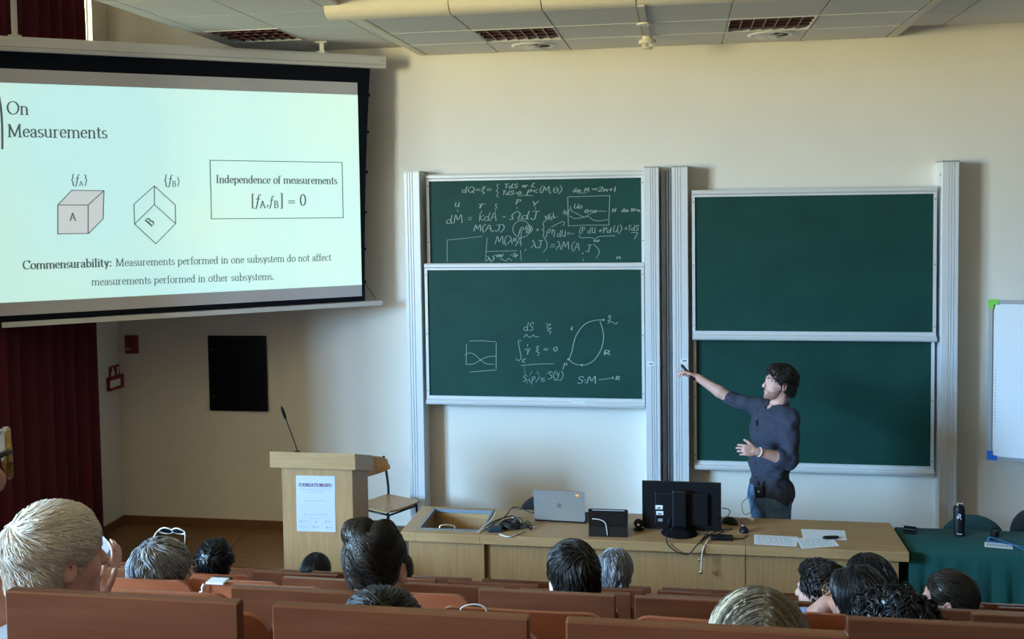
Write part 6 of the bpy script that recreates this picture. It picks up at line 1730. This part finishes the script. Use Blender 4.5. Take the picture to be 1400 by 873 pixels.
# --- third row
y = Y[2]; c = hc_at(221, 737, y, 1.07)
R2 = frame(-.52)
seated('grey-haired person with glasses behind the blond head, looking right', c, -.52, FLOOR[2], 'skin', 'sh_grey', s=1.07, res=.0065, hairm='h_grey',
       hair=dict(style='thick', field=whorl((0, -.05, .11), .35, .6), n=2600, length=.075, rad=.0011, lift=.005, grow=.010, wob=wobble(.004, 60, 6), base=.3, wave=.002))
glasses(R2, c, 1.07, 'thin metal glasses worn by the grey-haired person at the left', M['alu_dark'], M['lens'], group=None)
c = hc_at(782, 740, y, 1.04)
seated('dark-haired person in the middle of the audience with the left ear showing', c, .5, FLOOR[2], 'skin_pale', 'sh_black', s=1.04, byaw=.1, res=.006, hairm='h_dark',
       hair=dict(style='short', field=whorl((.01, -.075, .08), .6, .3), n=2800, length=.055, rad=.0010, lift=.005, grow=.005, wob=wobble(.003, 60, 9), base=.15, tip=.003))
c = hc_at(1172, 769, y, 1.02); wr = at_y(1133, 822, y+.08)
R3 = frame(.62)
seated('person with black hair and thin glasses resting the chin on a hand at the right', c, .62, FLOOR[2], 'skin', 'sh_blue', s=1.02, byaw=.2, res=.006, hairm='h_black', collar='sh_blue',
       hair=dict(style='bob', jit=.1, field=combed((.1, -.35, -1)), n=2600, length=.10, rad=.0010, lift=.004, grow=-.004, wob=wobble(.004, 50, 19), base=.12, wave=.0015),
       arms={'l': dict(p=[at_y(1100, 852, y+.10), wr], f=(.75, .35, .45), u=(-.5, -.2, .9), side=-1, hk=dict(curl=(.7, .8, .9, 1.0)), sleeve=.05)})
glasses(R3, c, 1.02, 'thin gold glasses worn by the black-haired person leaning on a hand', mat('gold_frame', (.55, .42, .22, 1), .25, metal=.9), M['lens'])
# --- fourth row
y = Y[3]; c = hc_at(1123, 765, y, 1.04, .142)
R4 = frame(1.0)
seated('person in profile with brushed-up dark brown hair and a black earphone', c, 1.0, FLOOR[3], 'skin_pale', 'sh_grey', s=1.02, byaw=.3, res=.005, hairm='h_dark', eyes=True,
       hair=dict(style='curly', field=lambda p, n: np.array([.3*math.sin(60*p[0]), -.8, .5 if p[2] > .06 else -.6]), n=2400, length=.05, rad=.0011, lift=.006, grow=.0, wob=wobble(.005, 75, 13), base=.2, wave=.003, tip=.006))
e = c+R4@(np.array([-.084, -.004, -.008])*1.02)
t = thing('earphone', 'small black earphone in the ear of the person in profile', 'earphone', e)
V, Q = SDF().ell(e, (.010, .010, .011), k=.003).mesh(.003); mk('earbud', V, Q, M['black'], t, smooth=True, fix=False)
V, Q = SDF().cap(e, e+np.array([-.004, -.004, -.026]), .005, .004, k=.003).mesh(.0025); mk('stem', V, Q, M['black'], t, smooth=True, fix=False)
c = hc_at(1188, 756, Y[4], 1.12, .157)
seated('person with a tall mass of black hair behind the one with gold glasses', c, .2, FLOOR[4], 'skin', 'sh_black', s=1.12, res=.007, hairm='h_black',
       hair=dict(style='bob', jit=.1, field=combed((.05, -.4, -1)), n=1800, length=.12, rad=.0011, lift=.004, grow=.020, wob=wobble(.004, 50, 29), base=.12, wave=.0015))
c = hc_at(1296, 779, y, 1.02, .133)
seated('dark-haired person in profile in front of the green tablecloth', c, 1.22, FLOOR[3], 'skin_pale', 'sh_black', s=1.02, byaw=.4, pitch=.06, res=.005, hairm='h_dark', eyes=True,
       hair=dict(style='short', field=lambda p, n: np.array([0, -1, .1 if p[2] > .09 else -.45]), n=2600, length=.07, rad=.0010, lift=.003, grow=.0, wob=wobble(.0025, 45, 15), base=.12))
c = hc_at(226, 733, y, 1.0, .14)
seated('person with light grey hair and white sunglasses pushed up on the head', c, .0, FLOOR[3], 'skin_pale', 'sh_white', s=1.0, res=.008, hairm='h_white',
       hair=dict(style='bob', field=combed((0, -.6, -.8)), n=1700, length=.10, rad=.0011, lift=.004, grow=.0, base=.5))
Rg = frame(0, .72)
glasses(Rg, c+np.array([0, .0, .0]), 1.0, 'white sunglasses pushed up into light grey hair', M['white_plastic'], M['lens_dark'], rim=(.033, .025), rr=.0036, on=(0, .150, .062), tilt=1, thick=.85)
c = hc_at(92, 752, y, 1.0, .14); wr = at_y(157, 781, y+.22)
seated('person hidden behind the blond head holding up a phone', c, -.2, FLOOR[3], 'skin_pale', 'sh_grey', s=1.0, res=.006, hairm='h_brown',
       hair=dict(style='short', field=whorl((0, -.08, .085)), n=900, length=.05, rad=.0012, lift=.004, base=.3),
       arms={'r': dict(p=[at_y(152, 812, y+.10), wr], f=(.05, .15, .98), u=(.95, -.15, 0.0), side=-1, hk=dict(curl=(.35, .4, .45, .5), thumb=(.5, .7, -.5), tcurl=.5), sleeve=.02)})
ph = at_y(146, 748, y+.235)
t = thing('mobile_phone', 'purple-grey phone held up beside the blond head', 'phone', ph)
Rp = rotz(-.35)@roty(.55)@rotx(-.1)
MB().box(-.066, .062, -.004, .004, -.033, .033, .004, R=Rp, o=ph).build('body', M['phone_purple'], t)
q = MB(); q.box(.025, .058, -.0065, -.004, -.028, .012, .002, R=Rp, o=ph); cam_b = q.build('camera_bump', M['black'], t)
q = MB()
for d_ in ((.042, -.016), (.042, .002)):
    b_ = MB(); b_.lathe([(.006, -.0066), (.006, -.0080), (.0001, -.0075)], (d_[0], 0, d_[1]), axis='y', n=12); q.add([Rp@np.array(v)+ph for v in b_.v], b_.f)
q.build('camera_lens', M['chrome'], cam_b)
# --- fifth row and the row at the desk
y = Y[4]; c = hc_at(294, 739, y, 1.05)
seated('person with short black hair in front of the wooden stage floor', c, .05, FLOOR[4], 'skin_tan', 'sh_black', s=1.05, res=.0075, hairm='h_black',
       hair=dict(style='thick', field=whorl((.0, -.085, .07), .4, .1), n=1600, length=.055, rad=.0014, lift=.006, grow=.008, wob=wobble(.004, 70, 21), base=.15, tip=.008))
c = hc_at(543, 754, y, 1.0)
seated('brown-haired person almost hidden behind the bun', c, -.1, FLOOR[4], 'skin', 'sh_grey', s=1.0, res=.008, hairm='h_brown', hair=dict(style='thick', n=1000, length=.06, rad=.0014, lift=.005, grow=.006, base=.3))
c = hc_at(842, 751, y, 1.0)
seated('grey-haired person just left of the monitor, seen from behind', c, -.3, FLOOR[4], 'skin', 'sh_grey', s=1.0, res=.0075, hairm='h_grey',
       hair=dict(style='thick', field=combed((.15, -.4, -1)), n=1800, length=.085, rad=.0013, lift=.005, grow=.008, wob=wobble(.004, 60, 26), base=.35, wave=.003))
c = hc_at(432, 753, Y[5], 1.05, .150)
seated('person with smooth long black hair in front of the lectern', c, .0, FLOOR[5], 'skin', 'sh_black', s=1.05, res=.008, hairm='h_black',
       hair=dict(style='long', jit=.06, field=combed((0, -.3, -1)), n=2200, length=.16, rad=.0012, lift=.002, grow=.004, base=.1))
# --- neighbour at the left edge
pos = CAM_P+ray(19, 630)*.97
Rn = frame(-.72, .04, .10); sN = 1.0
cN = pos-Rn@(np.array([.062, .116, .012])*sN)
seated('person at the very left edge of the photo wearing tortoiseshell glasses', cN, -.72, FLOOR[0]+.31, 'skin_tan', 'sh_grey', s=sN, pitch=.04, roll=.10, byaw=-.3, res=.005, hairm='h_dark', eyes=True,
       hair=dict(style='short', n=2500, length=.05, rad=.0008, lift=.004, grow=.004, base=.2))
glasses(Rn, cN, sN, 'amber tortoiseshell glasses at the left edge of the photo', M['tort'], M['lens'], M['glass_frame'], on=(0, .118, .012), rim=(.027, .0225), rr=.0030, thick=1.0)

# small things left on the seats
a = at_y(298, 795.0, ROWY[2]+.125)
t = thing('mobile_phone', 'white-backed phone lying on top of a rounded backrest at the left', 'phone', a)
MB().box(-.036, .036, -.030, .026, -.004, .004, .003, R=rotx(-.0), o=a+np.array([0, .0, .004])).build('body', M['phone_white'], t)
MB().box(-.040, .040, .0265, .034, -.004, .006, .003, o=a+np.array([.004, 0, .004])).build('case_edge', M['black'], t)
b = at_y(277, 800, ROWY[2]+.11)
q = MB(); q.tube(spline([at_y(279, 798, ROWY[2]+.115), at_y(276.5, 803, ROWY[2]+.11), at_y(277, 808, ROWY[2]+.11), at_y(273, 810, ROWY[2]+.11)], 5), .005, 7)
tag(q.build('white_cord', M['cable_white'], smooth=True), 'white cord hanging beside the rounded backrest with the phone', 'cord')
yy = ROWY[0]+.20
P = [at_y(*p, yy) for p in ((630, 846), (629, 835), (633, 829), (643, 826), (654, 826), (662, 829.5), (665, 835), (662, 839), (657, 836))]
tag(MB().tube(spline(P, 6), .0014, 7).build('clear_loop', M['cable_white'], smooth=True), 'thin clear loop standing up behind the nearest middle panel', 'loop')
